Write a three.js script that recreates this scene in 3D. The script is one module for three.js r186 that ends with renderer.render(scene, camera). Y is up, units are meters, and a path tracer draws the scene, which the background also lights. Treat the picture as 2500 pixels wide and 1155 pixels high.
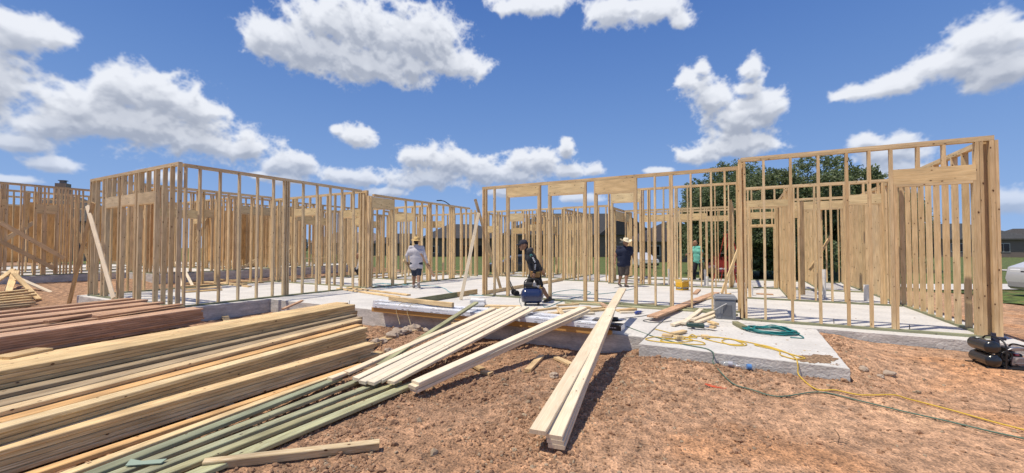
import * as THREE from 'three';
import { mergeGeometries, mergeVertices, toCreasedNormals } from 'three/addons/utils/BufferGeometryUtils.js';
import { RoundedBoxGeometry } from 'three/addons/geometries/RoundedBoxGeometry.js';

// ---------- camera ----------
const scene = new THREE.Scene();
const FPX = 1020, EYE = 1.41, YAW = 28.9 * Math.PI / 180, PITCH = Math.atan(24.5 / FPX);   // slab top is y = 0
const camera = new THREE.PerspectiveCamera(2 * Math.atan(577.5 / FPX) * 180 / Math.PI, 2500 / 1155, 0.05, 2000);
camera.rotation.order = 'YXZ'; camera.rotation.set(PITCH, YAW, 0); camera.position.set(0, EYE, 0);
scene.add(camera);
const renderer = new THREE.WebGLRenderer();
renderer.toneMapping = THREE.LinearToneMapping; renderer.toneMappingExposure = 1.1;
renderer.shadowMap.enabled = true; renderer.shadowMap.type = THREE.PCFSoftShadowMap;

// ---------- seeded noise ----------
function rng(seed) { let a = seed >>> 0; return () => { a = (a + 0x6D2B79F5) | 0; let t = Math.imul(a ^ (a >>> 15), 1 | a); t = (t + Math.imul(t ^ (t >>> 7), 61 | t)) ^ t; return ((t ^ (t >>> 14)) >>> 0) / 4294967296; }; }
const R = rng(20240611), rr = (a, b) => a + (b - a) * R();
const PERM = new Uint8Array(512); { const q = rng(7); const p = [...Array(256).keys()]; for (let i = 255; i > 0; i--) { const j = Math.floor(q() * (i + 1)); [p[i], p[j]] = [p[j], p[i]]; } for (let i = 0; i < 512; i++) PERM[i] = p[i & 255]; }
const fade = t => t * t * t * (t * (t * 6 - 15) + 10), mix = (a, b, t) => a + (b - a) * t;
function grad(h, x, y, z) { h &= 15; const u = h < 8 ? x : y, v = h < 4 ? y : h === 12 || h === 14 ? x : z; return ((h & 1) ? -u : u) + ((h & 2) ? -v : v); }
function n3(x, y, z) {
  const fx = Math.floor(x), fy = Math.floor(y), fz = Math.floor(z), X = fx & 255, Y = fy & 255, Z = fz & 255; x -= fx; y -= fy; z -= fz;
  const u = fade(x), v = fade(y), w = fade(z), A = PERM[X] + Y, AA = PERM[A] + Z, AB = PERM[A + 1] + Z, B = PERM[X + 1] + Y, BA = PERM[B] + Z, BB = PERM[B + 1] + Z;
  return mix(mix(mix(grad(PERM[AA], x, y, z), grad(PERM[BA], x - 1, y, z), u), mix(grad(PERM[AB], x, y - 1, z), grad(PERM[BB], x - 1, y - 1, z), u), v),
    mix(mix(grad(PERM[AA + 1], x, y, z - 1), grad(PERM[BA + 1], x - 1, y, z - 1), u), mix(grad(PERM[AB + 1], x, y - 1, z - 1), grad(PERM[BB + 1], x - 1, y - 1, z - 1), u), v), w);
}
function fbm(x, y, z, o = 4) { let s = 0, a = 0.5; for (let i = 0; i < o; i++) { s += a * n3(x, y, z); x = x * 2.03 + 11.3; y = y * 2.03 + 5.1; z = z * 2.03 + 3.7; a *= 0.5; } return s; }
const sstep = (a, b, x) => { const t = Math.min(1, Math.max(0, (x - a) / (b - a))); return t * t * (3 - 2 * t); };
const clamp = (x, a, b) => Math.min(b, Math.max(a, x));

// ---------- sky: blue air and fair-weather cumulus (azimuth, elevation, half width, half height in degrees) ----------
const SUN_DIR = new THREE.Vector3(-0.27, 0.92, 0.28).normalize();
{
  const puffs = [[-57.5,23.8,3.6,2.6], [-52.0,26.5,5.0,2.9], [-45.5,26.6,6.3,3.4], [-40.1,25.8,4.5,3.1], [-35.7,23.2,3.4,2.0], [-42.8,22.8,5.5,2.3],
    [-54.8,22.8,5.1,2.4], [-48.0,22.5,7.3,2.8], [-60.1,23.5,1.6,1.8], [-72.4,15.5,2.3,2.1], [-69.3,15.4,3.6,2.4], [-66.2,14.8,2.9,2.2],
    [-74.9,12.6,2.9,2.4], [-71.1,12.0,6.4,2.8], [-76.8,11.1,2.3,1.9], [-61.5,11.1,3.9,2.1], [-66.1,11.2,4.1,1.9], [-57.8,9.6,3.3,1.5],
    [-50.4,8.9,3.0,1.2], [-55.8,10.3,1.6,1.1], [-78.7,9.0,1.7,0.9], [-77.2,7.5,2.1,0.8], [-79.0,18.7,2.4,1.7], [-76.8,18.8,1.3,1.3], [-80.0,17.8,1.6,1.3],
    [-59.9,8.2,1.2,0.7], [-57.3,8.0,1.8,0.8], [-48.7,8.6,1.7,0.9], [-45.6,7.1,2.6,0.7], [-43.5,8.2,1.4,0.7], [-17.8,10.1,1.4,0.8], [-9.4,9.8,1.5,0.5],
    [10.3,7.0,1.3,0.5], [-29.7,7.4,3.4,0.8], [-19.4,6.7,3.2,0.8], [-69.5,7.3,2.0,0.7], [-78.9,5.9,1.4,0.5], [-49.5,13.8,2.2,1.5], [-51.8,14.5,0.8,0.7],
    [-37.9,11.4,4.6,2.2], [-41.7,11.8,2.4,1.4], [-34.0,10.1,4.7,2.1], [-25.5,11.5,3.8,1.8], [-21.4,13.2,1.0,1.5], [-27.2,11.0,3.3,1.6],
    [-20.5,10.3,3.5,1.1], [-40.0,8.9,6.0,1.5], [-29.5,9.6,5.0,1.4], [-47.9,8.6,3.0,1.1], [-5.4,20.0,1.9,1.8], [-4.3,21.3,0.9,1.0], [-3.1,17.8,2.4,1.8],
    [1.2,20.1,1.2,1.6], [0.5,18.4,1.4,1.3], [2.6,15.8,2.4,1.9], [-0.4,15.1,3.3,2.3], [-3.6,11.9,3.3,1.8], [-0.0,11.8,3.7,1.7], [-5.5,11.3,2.1,1.1],
    [-30.0,30.2,2.1,1.2], [-25.5,30.3,3.9,1.5], [-15.0,28.9,3.5,1.9], [-10.2,28.5,3.6,1.8], [-6.5,26.7,1.3,1.1], [19.6,18.3,2.1,1.8], [21.5,18.1,1.6,1.6],
    [17.5,16.6,3.1,1.5], [13.4,15.9,3.2,1.1], [21.0,15.2,2.5,2.0], [10.5,15.9,1.9,0.6], [13.3,9.4,2.8,1.5], [14.8,10.2,1.4,1.1], [11.4,10.8,1.2,0.9],
    [21.3,3.9,1.5,1.2], [14.2,7.5,3.1,1.0]];
  const q = rng(99);
  for (let k = 0; k < 46; k++) {                       // the same kind of clouds all round and overhead
    const az = -180 + 360 * q(), el = 6 + 60 * Math.pow(q(), 1.3), s = 1.2 + 2.4 * q();
    if (az > -84 && az < 27 && el < 34) continue;
    const n = 4 + Math.floor(q() * 6);
    for (let i = 0; i < n; i++) puffs.push([az + (q() - 0.5) * 5 * s, el + (q() - 0.3) * 2.2 * s, s * (1 + q()), s * (0.6 + 0.6 * q())]);
  }
  const W = 4096, H = 2048, data = new Float32Array(W * H * 4), D2R = Math.PI / 180;
  const bins = Array.from({ length: 360 }, () => []);
  puffs.forEach(p => { const w = (p[2] + 3) * 1.7 / Math.cos(Math.min(p[1], 75) * D2R) + 1; for (let a = Math.floor(p[0] - w); a <= p[0] + w; a++) { const b = bins[((a % 360) + 360) % 360]; if (!b.includes(p)) b.push(p); } });
  function shape(az, el) {
    const b = bins[((Math.floor(az) % 360) + 360) % 360]; let m = -9;
    const c = Math.cos(el * D2R);
    for (const p of b) {
      let d = az - p[0]; d -= 360 * Math.round(d / 360);
      const dx = d * c / p[2], dy = el - p[1], ey = dy / (dy > 0 ? p[3] : p[3] * 0.8), v = 1 - Math.sqrt(dx * dx + ey * ey);
      if (v > m) m = v + 0.12 * Math.max(0, 1 - Math.abs(m - v) / 0.3); else if (m - v < 0.3) m += 0.12 * (1 - (m - v) / 0.3);
    }
    return m;
  }
  function dens(az, el, o) {
    const m = shape(az, el); if (m < -0.75) return -1;
    const a = az * D2R, e = el * D2R, x = Math.sin(a) * Math.cos(e), y = Math.sin(e), z = -Math.cos(a) * Math.cos(e);
    let s = 0, am = 0.5, f = 17; for (let i = 0; i < o; i++) { s += am * (0.42 - Math.abs(n3(x * f + 3, y * f * 1.15 + 7, z * f))) * 1.6; f *= 2.07; am *= 0.54; }
    let d = m * 1.15 + s * 1.35 - 0.20; if (o > 5 && d < 0.55 && d > -0.3) { const f2 = 150; d += (0.55 - Math.max(d, 0)) * (0.30 * (0.5 - 2 * Math.abs(n3(x * f2, y * f2, z * f2))) + 0.26 * (0.5 - 2 * Math.abs(n3(x * f2 * 2.3, y * f2 * 2.3, z * f2 * 2.3))) + 0.10 * n3(x * 700, y * 700, z * 700)); } return d;
  }
  for (let j = 0; j < H; j++) {
    const el = (j + 0.5) / H * 180 - 90;
    const t = clamp(el / 34, 0, 1), hz = Math.pow(1 - clamp(el, 0, 90) / 90, 6.5);
    const br = mix(mix(0.110, 0.054, t), 0.036, clamp((el - 30) / 60, 0, 1)), bg = mix(mix(0.262, 0.142, t), 0.10, clamp((el - 30) / 60, 0, 1)), bb = mix(mix(0.61, 0.425, t), 0.34, clamp((el - 30) / 60, 0, 1));
    for (let i = 0; i < W; i++) {
      const at = (j * W + i) * 4;
      let r = mix(br, 0.40, hz * 0.72), g = mix(bg, 0.56, hz * 0.72), b = mix(bb, 0.80, hz * 0.72);
      if (el > 0) {
        const u = ((i + 0.5) / W - 0.5) * 2 * Math.PI, az = Math.atan2(Math.cos(u), -Math.sin(u)) / D2R;   // u = atan2(z, x)
        let d = dens(az, el, 7);
        if (d > 0) {
          const wisp = Math.pow(sstep(0, 0.66, d), 0.85), up = 0.9 * clamp(el / 18, 0.45, 1);
          const s1 = Math.max(0, dens(az, el + up, 4)), s2 = Math.max(0, dens(az, el + 2.3 * up, 3)), s3 = Math.max(0, dens(az, el + 4.2 * up, 2));
          const occ = 0.30 * s1 + 0.50 * s2 + 0.55 * s3, relief = clamp((d - s1) * 0.9, -0.25, 0.25);
          const li = clamp(0.10 + 0.92 * Math.exp(-1.35 * occ) + relief * 0.75, 0.05, 1.0);
          const cr = mix(0.33, 0.79, li), cg = mix(0.37, 0.815, li), cb = mix(0.46, 0.87, li);
          const a = wisp * 0.97 * clamp(0.40 + el / 20, 0.4, 1);
          r = mix(r, cr, a); g = mix(g, cg, a); b = mix(b, cb, a);
        }
      }
      data[at] = r; data[at + 1] = g; data[at + 2] = b; data[at + 3] = 1;
    }
  }
  const sky = new THREE.DataTexture(data, W, H, THREE.RGBAFormat, THREE.FloatType);
  sky.mapping = THREE.EquirectangularReflectionMapping; sky.magFilter = sky.minFilter = THREE.LinearFilter; sky.colorSpace = THREE.LinearSRGBColorSpace; sky.needsUpdate = true;
  scene.background = sky; scene.environment = sky;
}
const sun = new THREE.DirectionalLight(0xfff3e0, 4.3);
sun.position.copy(SUN_DIR).multiplyScalar(80).add(new THREE.Vector3(-8, 0, -12)); sun.target.position.set(-8, 0, -12);
sun.castShadow = true; sun.shadow.mapSize.set(4096, 4096); Object.assign(sun.shadow.camera, { left: -40, right: 40, top: 40, bottom: -40, near: 1, far: 200 });
scene.add(sun, sun.target);

// ---------- survey: where a sight line at a picture point (2500 x 1155) meets a level plane or a wall plane ----------
function sight(px, py) { return new THREE.Vector3((px - 1250) / FPX, -(py - 577.5) / FPX, -1).applyEuler(camera.rotation); }
function G(px, py, h = 0) { const d = sight(px, py), t = (h - EYE) / d.y; return new THREE.Vector3(d.x * t, h, d.z * t); }
function onX(px, z) { const d = sight(px, 602); return d.x / d.z * z; }     // x on the plane z = const
function onZ(px, x) { const d = sight(px, 602); return d.z / d.x * x; }     // z on the plane x = const
const V = (x, y, z) => new THREE.Vector3(x, y, z);

// ---------- helpers ----------
const taken = new Map();
function numbered(n) { const k = taken.get(n) || 0; taken.set(n, k + 1); return k ? n + '_' + String(k).padStart(3, '0') : n; }
function tag(o, label, category, group) { o.userData.label = label; o.userData.category = category; if (group) o.userData.group = group; return o; }
function shadow(o) { o.traverse(c => { if (c.isMesh) { c.castShadow = true; c.receiveShadow = true; } }); return o; }
function mesh(name, geo, mat, parent, pos) { const m = new THREE.Mesh(geo, mat); m.name = name; if (pos) m.position.copy(pos); m.castShadow = m.receiveShadow = true; if (parent) parent.add(m); return m; }
function thing(name, label, category, pos = V(0, 0, 0), turn = 0, group) { const g = new THREE.Group(); g.name = numbered(name); g.position.copy(pos); g.rotation.y = turn; tag(g, label, category, group); scene.add(g); return g; }
function solo(name, geo, mat, label, category, pos, group) { const m = mesh(numbered(name), geo, mat, scene, pos); return tag(m, label, category, group); }
function structure(name, geo, mat, label) { const m = mesh(name, geo, mat, scene); m.userData.kind = 'structure'; m.userData.label = label; return m; }
function tex(w, h, fn, srgb = true, rx = 1, ry = 1) {
  const d = new Uint8Array(w * h * 4);
  for (let j = 0; j < h; j++) for (let i = 0; i < w; i++) { const c = fn(i / w, j / h, i, j), a = (j * w + i) * 4; d[a] = clamp(c[0], 0, 1) * 255; d[a + 1] = clamp(c[1], 0, 1) * 255; d[a + 2] = clamp(c[2], 0, 1) * 255; d[a + 3] = 255; }
  const t = new THREE.DataTexture(d, w, h); t.wrapS = t.wrapT = THREE.RepeatWrapping; t.magFilter = THREE.LinearFilter; t.minFilter = THREE.LinearMipmapLinearFilter; t.generateMipmaps = true;
  if (srgb) t.colorSpace = THREE.SRGBColorSpace; t.repeat.set(rx, ry); t.needsUpdate = true; return t;
}
// noise that repeats over the unit square
function pn(x, y, per, s) {
  const fx = Math.floor(x), fy = Math.floor(y), X0 = fx % per, X1 = (fx + 1) % per, Y0 = fy % per, Y1 = (fy + 1) % per; x -= fx; y -= fy;
  const h = (a, b) => PERM[(PERM[(a + s * 37) & 255] + b + (a >> 8) * 17) & 255], g = (k, dx, dy) => { const t = k * 0.0245437; return Math.cos(t) * dx + Math.sin(t) * dy; }, u = fade(x), v = fade(y);
  return 1.35 * mix(mix(g(h(X0, Y0), x, y), g(h(X1, Y0), x - 1, y), u), mix(g(h(X0, Y1), x, y - 1), g(h(X1, Y1), x - 1, y - 1), u), v);
}
function tn(u, v, f, s = 0, o = 4) { let t = 0, a = 0.5, p = Math.round(f); for (let i = 0; i < o; i++) { t += a * pn(u * p, v * p, p, Math.round(s) + i * 5); p *= 2; a *= 0.5; } return t; }
const vc = (opt) => new THREE.MeshStandardMaterial({ vertexColors: true, ...opt });
const flat = (r, g, b, rough = 0.8, metal = 0) => new THREE.MeshStandardMaterial({ color: new THREE.Color().setRGB(r, g, b), roughness: rough, metalness: metal });

// ---------- wood: grain along u (2.4 m per repeat), 0.3 m across v ----------
function woodTex(seed, knots, contrast) {
  const q = rng(seed), ks = []; for (let i = 0; i < knots; i++) ks.push([q(), q(), 0.004 + q() * 0.006]);
  return tex(1024, 256, (u, v) => {
    let warp = 0, dark = 0, ring = 0;
    for (const [ku, kv, kr] of ks) { let du = u - ku, dv = v - kv; du -= Math.round(du); dv -= Math.round(dv); const X = du * 2.4, Y = dv * 0.3, d = Math.hypot(X * 0.6, Y); warp += 0.02 * Math.sign(Y) * Math.exp(-Math.pow(d / 0.03, 2)); dark = Math.max(dark, sstep(kr * 1.3, kr * 0.6, d)); ring += 0.5 * Math.exp(-Math.pow(d / (kr * 2.6), 2)); }
    const a = u * 2 * Math.PI, b = (v + warp) * 2 * Math.PI;
    const g1 = n3(Math.cos(a) * 0.7 + seed, Math.cos(b) * 4.2, Math.sin(b) * 4.2), g2 = n3(Math.cos(a) * 1.1, Math.cos(b) * 15 + seed, Math.sin(b) * 15), g3 = n3(Math.cos(a) * 3 + Math.sin(a) * 2, Math.cos(b) * 34, Math.sin(b) * 34 + seed);
    const broad = n3(Math.cos(a) * 1.3 + 9, Math.sin(a) * 1.3 + seed, Math.cos(b) * 0.8);
    const lines = Math.pow(Math.abs(Math.sin((g1 * 5 + v * 9) * Math.PI)), 3);
    let s = 0.90 + contrast * (0.10 * g2 + 0.06 * g3 - 0.12 * (1 - lines) * 0.5 + 0.08 * broad) - 0.09 * ring;
    return [s * (1 - 0.62 * dark) + 0.04, s * (1 - 0.74 * dark) * (0.985 - 0.03 * (1 - lines) * contrast) + 0.02, s * (1 - 0.82 * dark) * (0.96 - 0.08 * (1 - lines) * contrast)];
  });
}
const woodA = woodTex(3, 12, 1.3), woodB = woodTex(17, 6, 1.9), woodC = woodTex(29, 4, 0.8);
const M = {
  stud: vc({ map: woodA, roughness: 0.75, bumpMap: woodA, bumpScale: 0.0006 }),
  clean: vc({ map: woodC, roughness: 0.7, bumpMap: woodC, bumpScale: 0.0006 }),
  plank: vc({ map: woodB, roughness: 0.72, bumpMap: woodB, bumpScale: 0.0008 }),
};
const PAL = {   // linear base colours: [lowest, highest]
  stud: [[0.77, 0.635, 0.405], [0.95, 0.81, 0.565]],
  aged: [[0.70, 0.61, 0.43], [0.85, 0.76, 0.57]],
  head: [[0.88, 0.73, 0.44], [0.97, 0.83, 0.54]],
  warm: [[0.77, 0.615, 0.385], [0.94, 0.785, 0.535]],
  pale: [[0.97, 0.91, 0.76], [1.0, 0.97, 0.86]],
  yellow: [[0.80, 0.65, 0.39], [0.98, 0.85, 0.58]],
  amber: [[0.80, 0.54, 0.26], [0.90, 0.63, 0.33]],
  grey: [[0.40, 0.34, 0.25], [0.52, 0.45, 0.34]],
  red: [[0.58, 0.405, 0.30], [0.82, 0.60, 0.475]],
  green: [[0.47, 0.55, 0.39], [0.56, 0.62, 0.44]],
  sill: [[0.26, 0.32, 0.23], [0.38, 0.43, 0.31]],
  teal: [[0.38, 0.47, 0.375], [0.50, 0.57, 0.445]],
};
const NVAR = 12, boxCache = new Map();
// a board along x, w wide along z, t thick along y, with eased long edges when near
function boardGeo(L, w, t, pal, eased) {
  const v = Math.floor(R() * NVAR), key = [L.toFixed(2), w.toFixed(3), t.toFixed(3), pal, eased ? 1 : 0, v].join();
  if (boxCache.has(key)) return boxCache.get(key);
  const c = eased ? Math.min(0.005, t * 0.2, w * 0.2) : 0, y = t / 2, z = w / 2;
  const ring = eased ? [[-y, -z + c], [-y, z - c], [-y + c, z], [y - c, z], [y, z - c], [y, -z + c], [y - c, -z], [-y + c, -z]] : [[-y, -z], [-y, z], [y, z], [y, -z]];
  const P = [], N = [], U = [], I = [], ou = R(), ov = R(), n = ring.length; let vv = 0;
  for (let i = 0; i < n; i++) {
    const [y0, z0] = ring[i], [y1, z1] = ring[(i + 1) % n], l = Math.hypot(y1 - y0, z1 - z0), ny = -(z0 - z1) / l, nz = -(y1 - y0) / l, s = ny * (y0 + y1) + nz * (z0 + z1) < 0 ? -1 : 1, b = P.length / 3;
    for (const [x, yy, zz, a, d] of [[-L / 2, y0, z0, 0, 0], [L / 2, y0, z0, 1, 0], [L / 2, y1, z1, 1, 1], [-L / 2, y1, z1, 0, 1]]) { P.push(x, yy, zz); N.push(0, ny * s, nz * s); U.push(ou + a * L / 2.4, ov + (vv + d * l) / 0.3); }
    I.push(b, b + 2, b + 1, b, b + 3, b + 2); vv += l;
  }
  for (const e of [-1, 1]) { const b = P.length / 3; ring.forEach(([a, d]) => { P.push(e * L / 2, a, d); N.push(e, 0, 0); U.push(ou + a * 0.6, ov + d / 0.3); }); for (let i = 1; i < n - 1; i++) e < 0 ? I.push(b, b + i + 1, b + i) : I.push(b, b + i, b + i + 1); }
  const g = new THREE.BufferGeometry(); g.setAttribute('position', new THREE.Float32BufferAttribute(P, 3)); g.setAttribute('normal', new THREE.Float32BufferAttribute(N, 3)); g.setAttribute('uv', new THREE.Float32BufferAttribute(U, 2));
  const [lo, hi] = PAL[pal], k = R(), jr = rr(0.96, 1.04), tone = rr(0.86, 1.03), C = []; for (let i = 0; i < P.length / 3; i++) C.push(mix(lo[0], hi[0], k) * jr * tone, mix(lo[1], hi[1], k) * tone, mix(lo[2], hi[2], k) / jr * tone);
  g.setAttribute('color', new THREE.Float32BufferAttribute(C, 3));
  for (let i = 0; i < I.length; i += 3) {   // wind every face the way its normal points
    const p = k => V(P[I[i + k] * 3], P[I[i + k] * 3 + 1], P[I[i + k] * 3 + 2]), a = p(0), n = p(1).sub(a).cross(p(2).sub(a)), q = I[i] * 3;
    if (n.x * N[q] + n.y * N[q + 1] + n.z * N[q + 2] < 0) [I[i + 1], I[i + 2]] = [I[i + 2], I[i + 1]];
  }
  g.setIndex(I); boxCache.set(key, g); return g;
}
// a board from a to b (centre line), w measured sideways, t measured along 'up'; added to parent (world coordinates less the parents' own places)
const _m = new THREE.Matrix4();
function beam(name, a, b, w, t, { pal = 'stud', mat = M.stud, up = V(0, 1, 0), eased = false, parent = scene, origin = null, bend = 0 } = {}) {
  const x = b.clone().sub(a), L = x.length(); x.normalize();
  const z = x.clone().cross(up).normalize(), y = z.clone().cross(x).normalize();
  const m = mesh(parent === scene ? numbered(name) : name, boardGeo(L, w, t, pal, eased), mat, parent);
  m.quaternion.setFromRotationMatrix(_m.makeBasis(x, y, z)); m.position.copy(a).add(b).multiplyScalar(0.5); if (origin) m.position.sub(origin);
  return m;
}
function lumber(a, b, w, t, label, group, o = {}) { return tag(beam(o.name || 'board', a, b, w, t, { mat: o.pal === 'pale' ? M.clean : M.plank, eased: true, ...o }), label, o.category || 'board', group); }

// ---------- ground ----------
const slabPoly = [[-16.85, -4.52], [-11.18, -4.52], [-11.18, -6.72], [-1.36, -6.72], [-1.36, -8.87], [3.62, -8.87], [3.62, -20.6], [-11.18, -20.6], [-11.18, -17.4], [-16.85, -17.4]];
const stoopPoly = [[-1.35, -6.30], [1.08, -6.20], [1.1, -8.86], [-1.35, -8.86]];
const boxDist = (x, z, x0, x1, z0, z1) => Math.hypot(Math.max(x0 - x, 0, x - x1), Math.max(z0 - z, 0, z - z1));
function slabDist(x, z) { return Math.min(boxDist(x, z, -16.85, -11.18, -17.4, -4.52), boxDist(x, z, -11.3, -1.36, -17.4, -6.72), boxDist(x, z, -11.18, 3.62, -20.6, -8.87), boxDist(x, z, -1.36, 1.08, -8.9, -6.2)); }
const DROP = (z, x = 0) => 0.40 * sstep(-21.5, -26, z) * (1 - sstep(3.5, 8, x));                  // the lots behind lie lower
const lawnMask = (x, z) => Math.max(sstep(-20.7, -22.0, z + 0.12 * Math.min(0, x + 8)), sstep(6.2, 8.2, x) * sstep(-16.4, -18, z));
function gy(x, z) {
  const far = clamp((Math.hypot(x + 5, z + 8) - 22) / 25, 0, 1);
  let y = -0.25 - 0.06 * far;
  y += 0.05 * fbm(x * 0.55, 3, z * 0.55, 3) + 0.022 * fbm(x * 2.7, 9, z * 2.7, 3) * (1 - far);
  const rough = sstep(1.2, -1.2, x + 0.25 * (z + 4)) * (1 - far);
  y += (0.008 + 0.022 * rough) * fbm(x * 9, 17, z * 9, 3) * (1 - far);
  y -= 0.11 * sstep(0.9, 0.1, boxDist(x, z, -11.1, -7.4, -6.9, -5.0)) + 0.07 * sstep(0.6, 0.05, boxDist(x, z, -6.6, -1.9, -6.9, -6.4));
  y += 0.10 * sstep(0.7, 0, boxDist(x, z, -5.9, -4.9, -5.9, -5.2));                       // spoil heap by the boards
  y += 0.09 * sstep(1.3, 0, boxDist(x, z, 1.3, 4.5, -8.9, -7.6)) + 0.10 * sstep(0.9, 0, boxDist(x, z, -1.2, 1.1, -8.8, -6.2)) - 0.13 * lawnMask(x, z) - DROP(z) + 0.35 * sstep(-17.2, -21.0, x) * (1 - sstep(-30, -60, x)) * sstep(-25, -19, z);
  const s = slabDist(x, z); if (s < 0.02) y = Math.min(y, -0.3);
  return y;
}
{
  const lin = (a, b, n) => Array.from({ length: n }, (_, i) => a + (b - a) * i / n);
  const xs = [...lin(-700, -60, 16), ...lin(-60, -14, 60), ...lin(-14, -6.5, 100), ...lin(-6.5, 6, 330), ...lin(6, 30, 60), ...lin(30, 700, 16), 700];
  const zs = [...lin(200, 10, 6), ...lin(10, 0, 14), ...lin(0, -9.5, 270), ...lin(-9.5, -30, 80), ...lin(-30, -90, 30), ...lin(-90, -900, 14), -900];
  const nx = xs.length, nz = zs.length, P = new Float32Array(nx * nz * 3), U = new Float32Array(nx * nz * 2), C = new Float32Array(nx * nz * 3), I = [];
  for (let j = 0; j < nz; j++) for (let i = 0; i < nx; i++) {
    const x = xs[i], z = zs[j], k = j * nx + i; P[k * 3] = x; P[k * 3 + 1] = gy(x, z); P[k * 3 + 2] = z; U[k * 2] = x / 2.6; U[k * 2 + 1] = z / 2.6;
    const a = fbm(x * 0.33 + 4, 2, z * 0.5, 3), b = fbm(x * 1.3, 8, z * 2.1 + 3, 3), s = 1 + 0.50 * a + 0.38 * b;
    const orange = sstep(0.0, 0.3, fbm(x * 0.6 + 20, 5, z * 0.9, 3)), loam = sstep(1.0, -2.0, x + 0.2 * z + 1.2), litter = sstep(0.06, 0.24, fbm(x * 0.8 + 31, 4, z * 1.1, 3)) * sstep(-0.05, 0.3, fbm(x * 7, 6, z * 7, 3)), dry = sstep(0.1, 0.3, fbm(x * 0.5 - 9, 7, z * 0.7, 3));
    C[k * 3] = s * mix(mix(1.0, 1.08, orange), 0.76, loam * 0.8) * (1 - 0.42 * litter) * (1 + 0.12 * dry); C[k * 3 + 1] = s * mix(mix(1.0, 0.95, orange), 0.76, loam * 0.8) * (1 - 0.36 * litter) * (1 + 0.14 * dry); C[k * 3 + 2] = s * mix(mix(1.0, 0.80, orange), 0.76, loam * 0.8) * (1 - 0.28 * litter) * (1 + 0.13 * dry);
  }
  for (let j = 0; j < nz - 1; j++) for (let i = 0; i < nx - 1; i++) { const a = j * nx + i, b = a + 1, c = a + nx, d = c + 1; I.push(a, b, c, b, d, c); }
  const g = new THREE.BufferGeometry(); g.setAttribute('position', new THREE.BufferAttribute(P, 3)); g.setAttribute('uv', new THREE.BufferAttribute(U, 2)); g.setAttribute('color', new THREE.BufferAttribute(C, 3)); g.setIndex(I); g.computeVertexNormals();
  const hc = new Float32Array(1024 * 1024 * 3), hgt = (u, v, i, j) => { const k = (j * 1024 + i) * 3; if (hc[k + 2] !== 0) return [hc[k], hc[k + 1], hc[k + 2]];  const a = tn(u, v, 22, 1, 4), b = 1 - Math.abs(tn(u, v, 46, 5, 3)) * 2.4, c = tn(u, v, 120, 9, 2); hc[k] = a; hc[k + 1] = b; hc[k + 2] = c; return [a, b, c]; };
  const map = tex(1024, 1024, (u, v, ii, jj) => { const [a, b, c] = hgt(u, v, ii, jj), s = 0.83 + 0.42 * a + 0.12 * b + 0.34 * c, speck = sstep(0.26, 0.36, tn(u, v, 150, 31, 2)) * 0.14, dk = sstep(0.24, 0.34, tn(u, v, 90, 51, 2)) * 0.25; const k = s + speck - dk; return [k * 0.755, k * 0.60, k * 0.472]; });
  const bump = tex(1024, 1024, (u, v, ii, jj) => { const [a, b, c] = hgt(u, v, ii, jj), s = 0.5 + 0.5 * a + 0.22 * (b - 0.5) + 0.45 * c; return [s, s, s]; }, false);
  structure('ground', g, vc({ map, bumpMap: bump, bumpScale: 0.034, roughness: 1 }), 'bare reddish brown dirt of the building lot');
}
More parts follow.
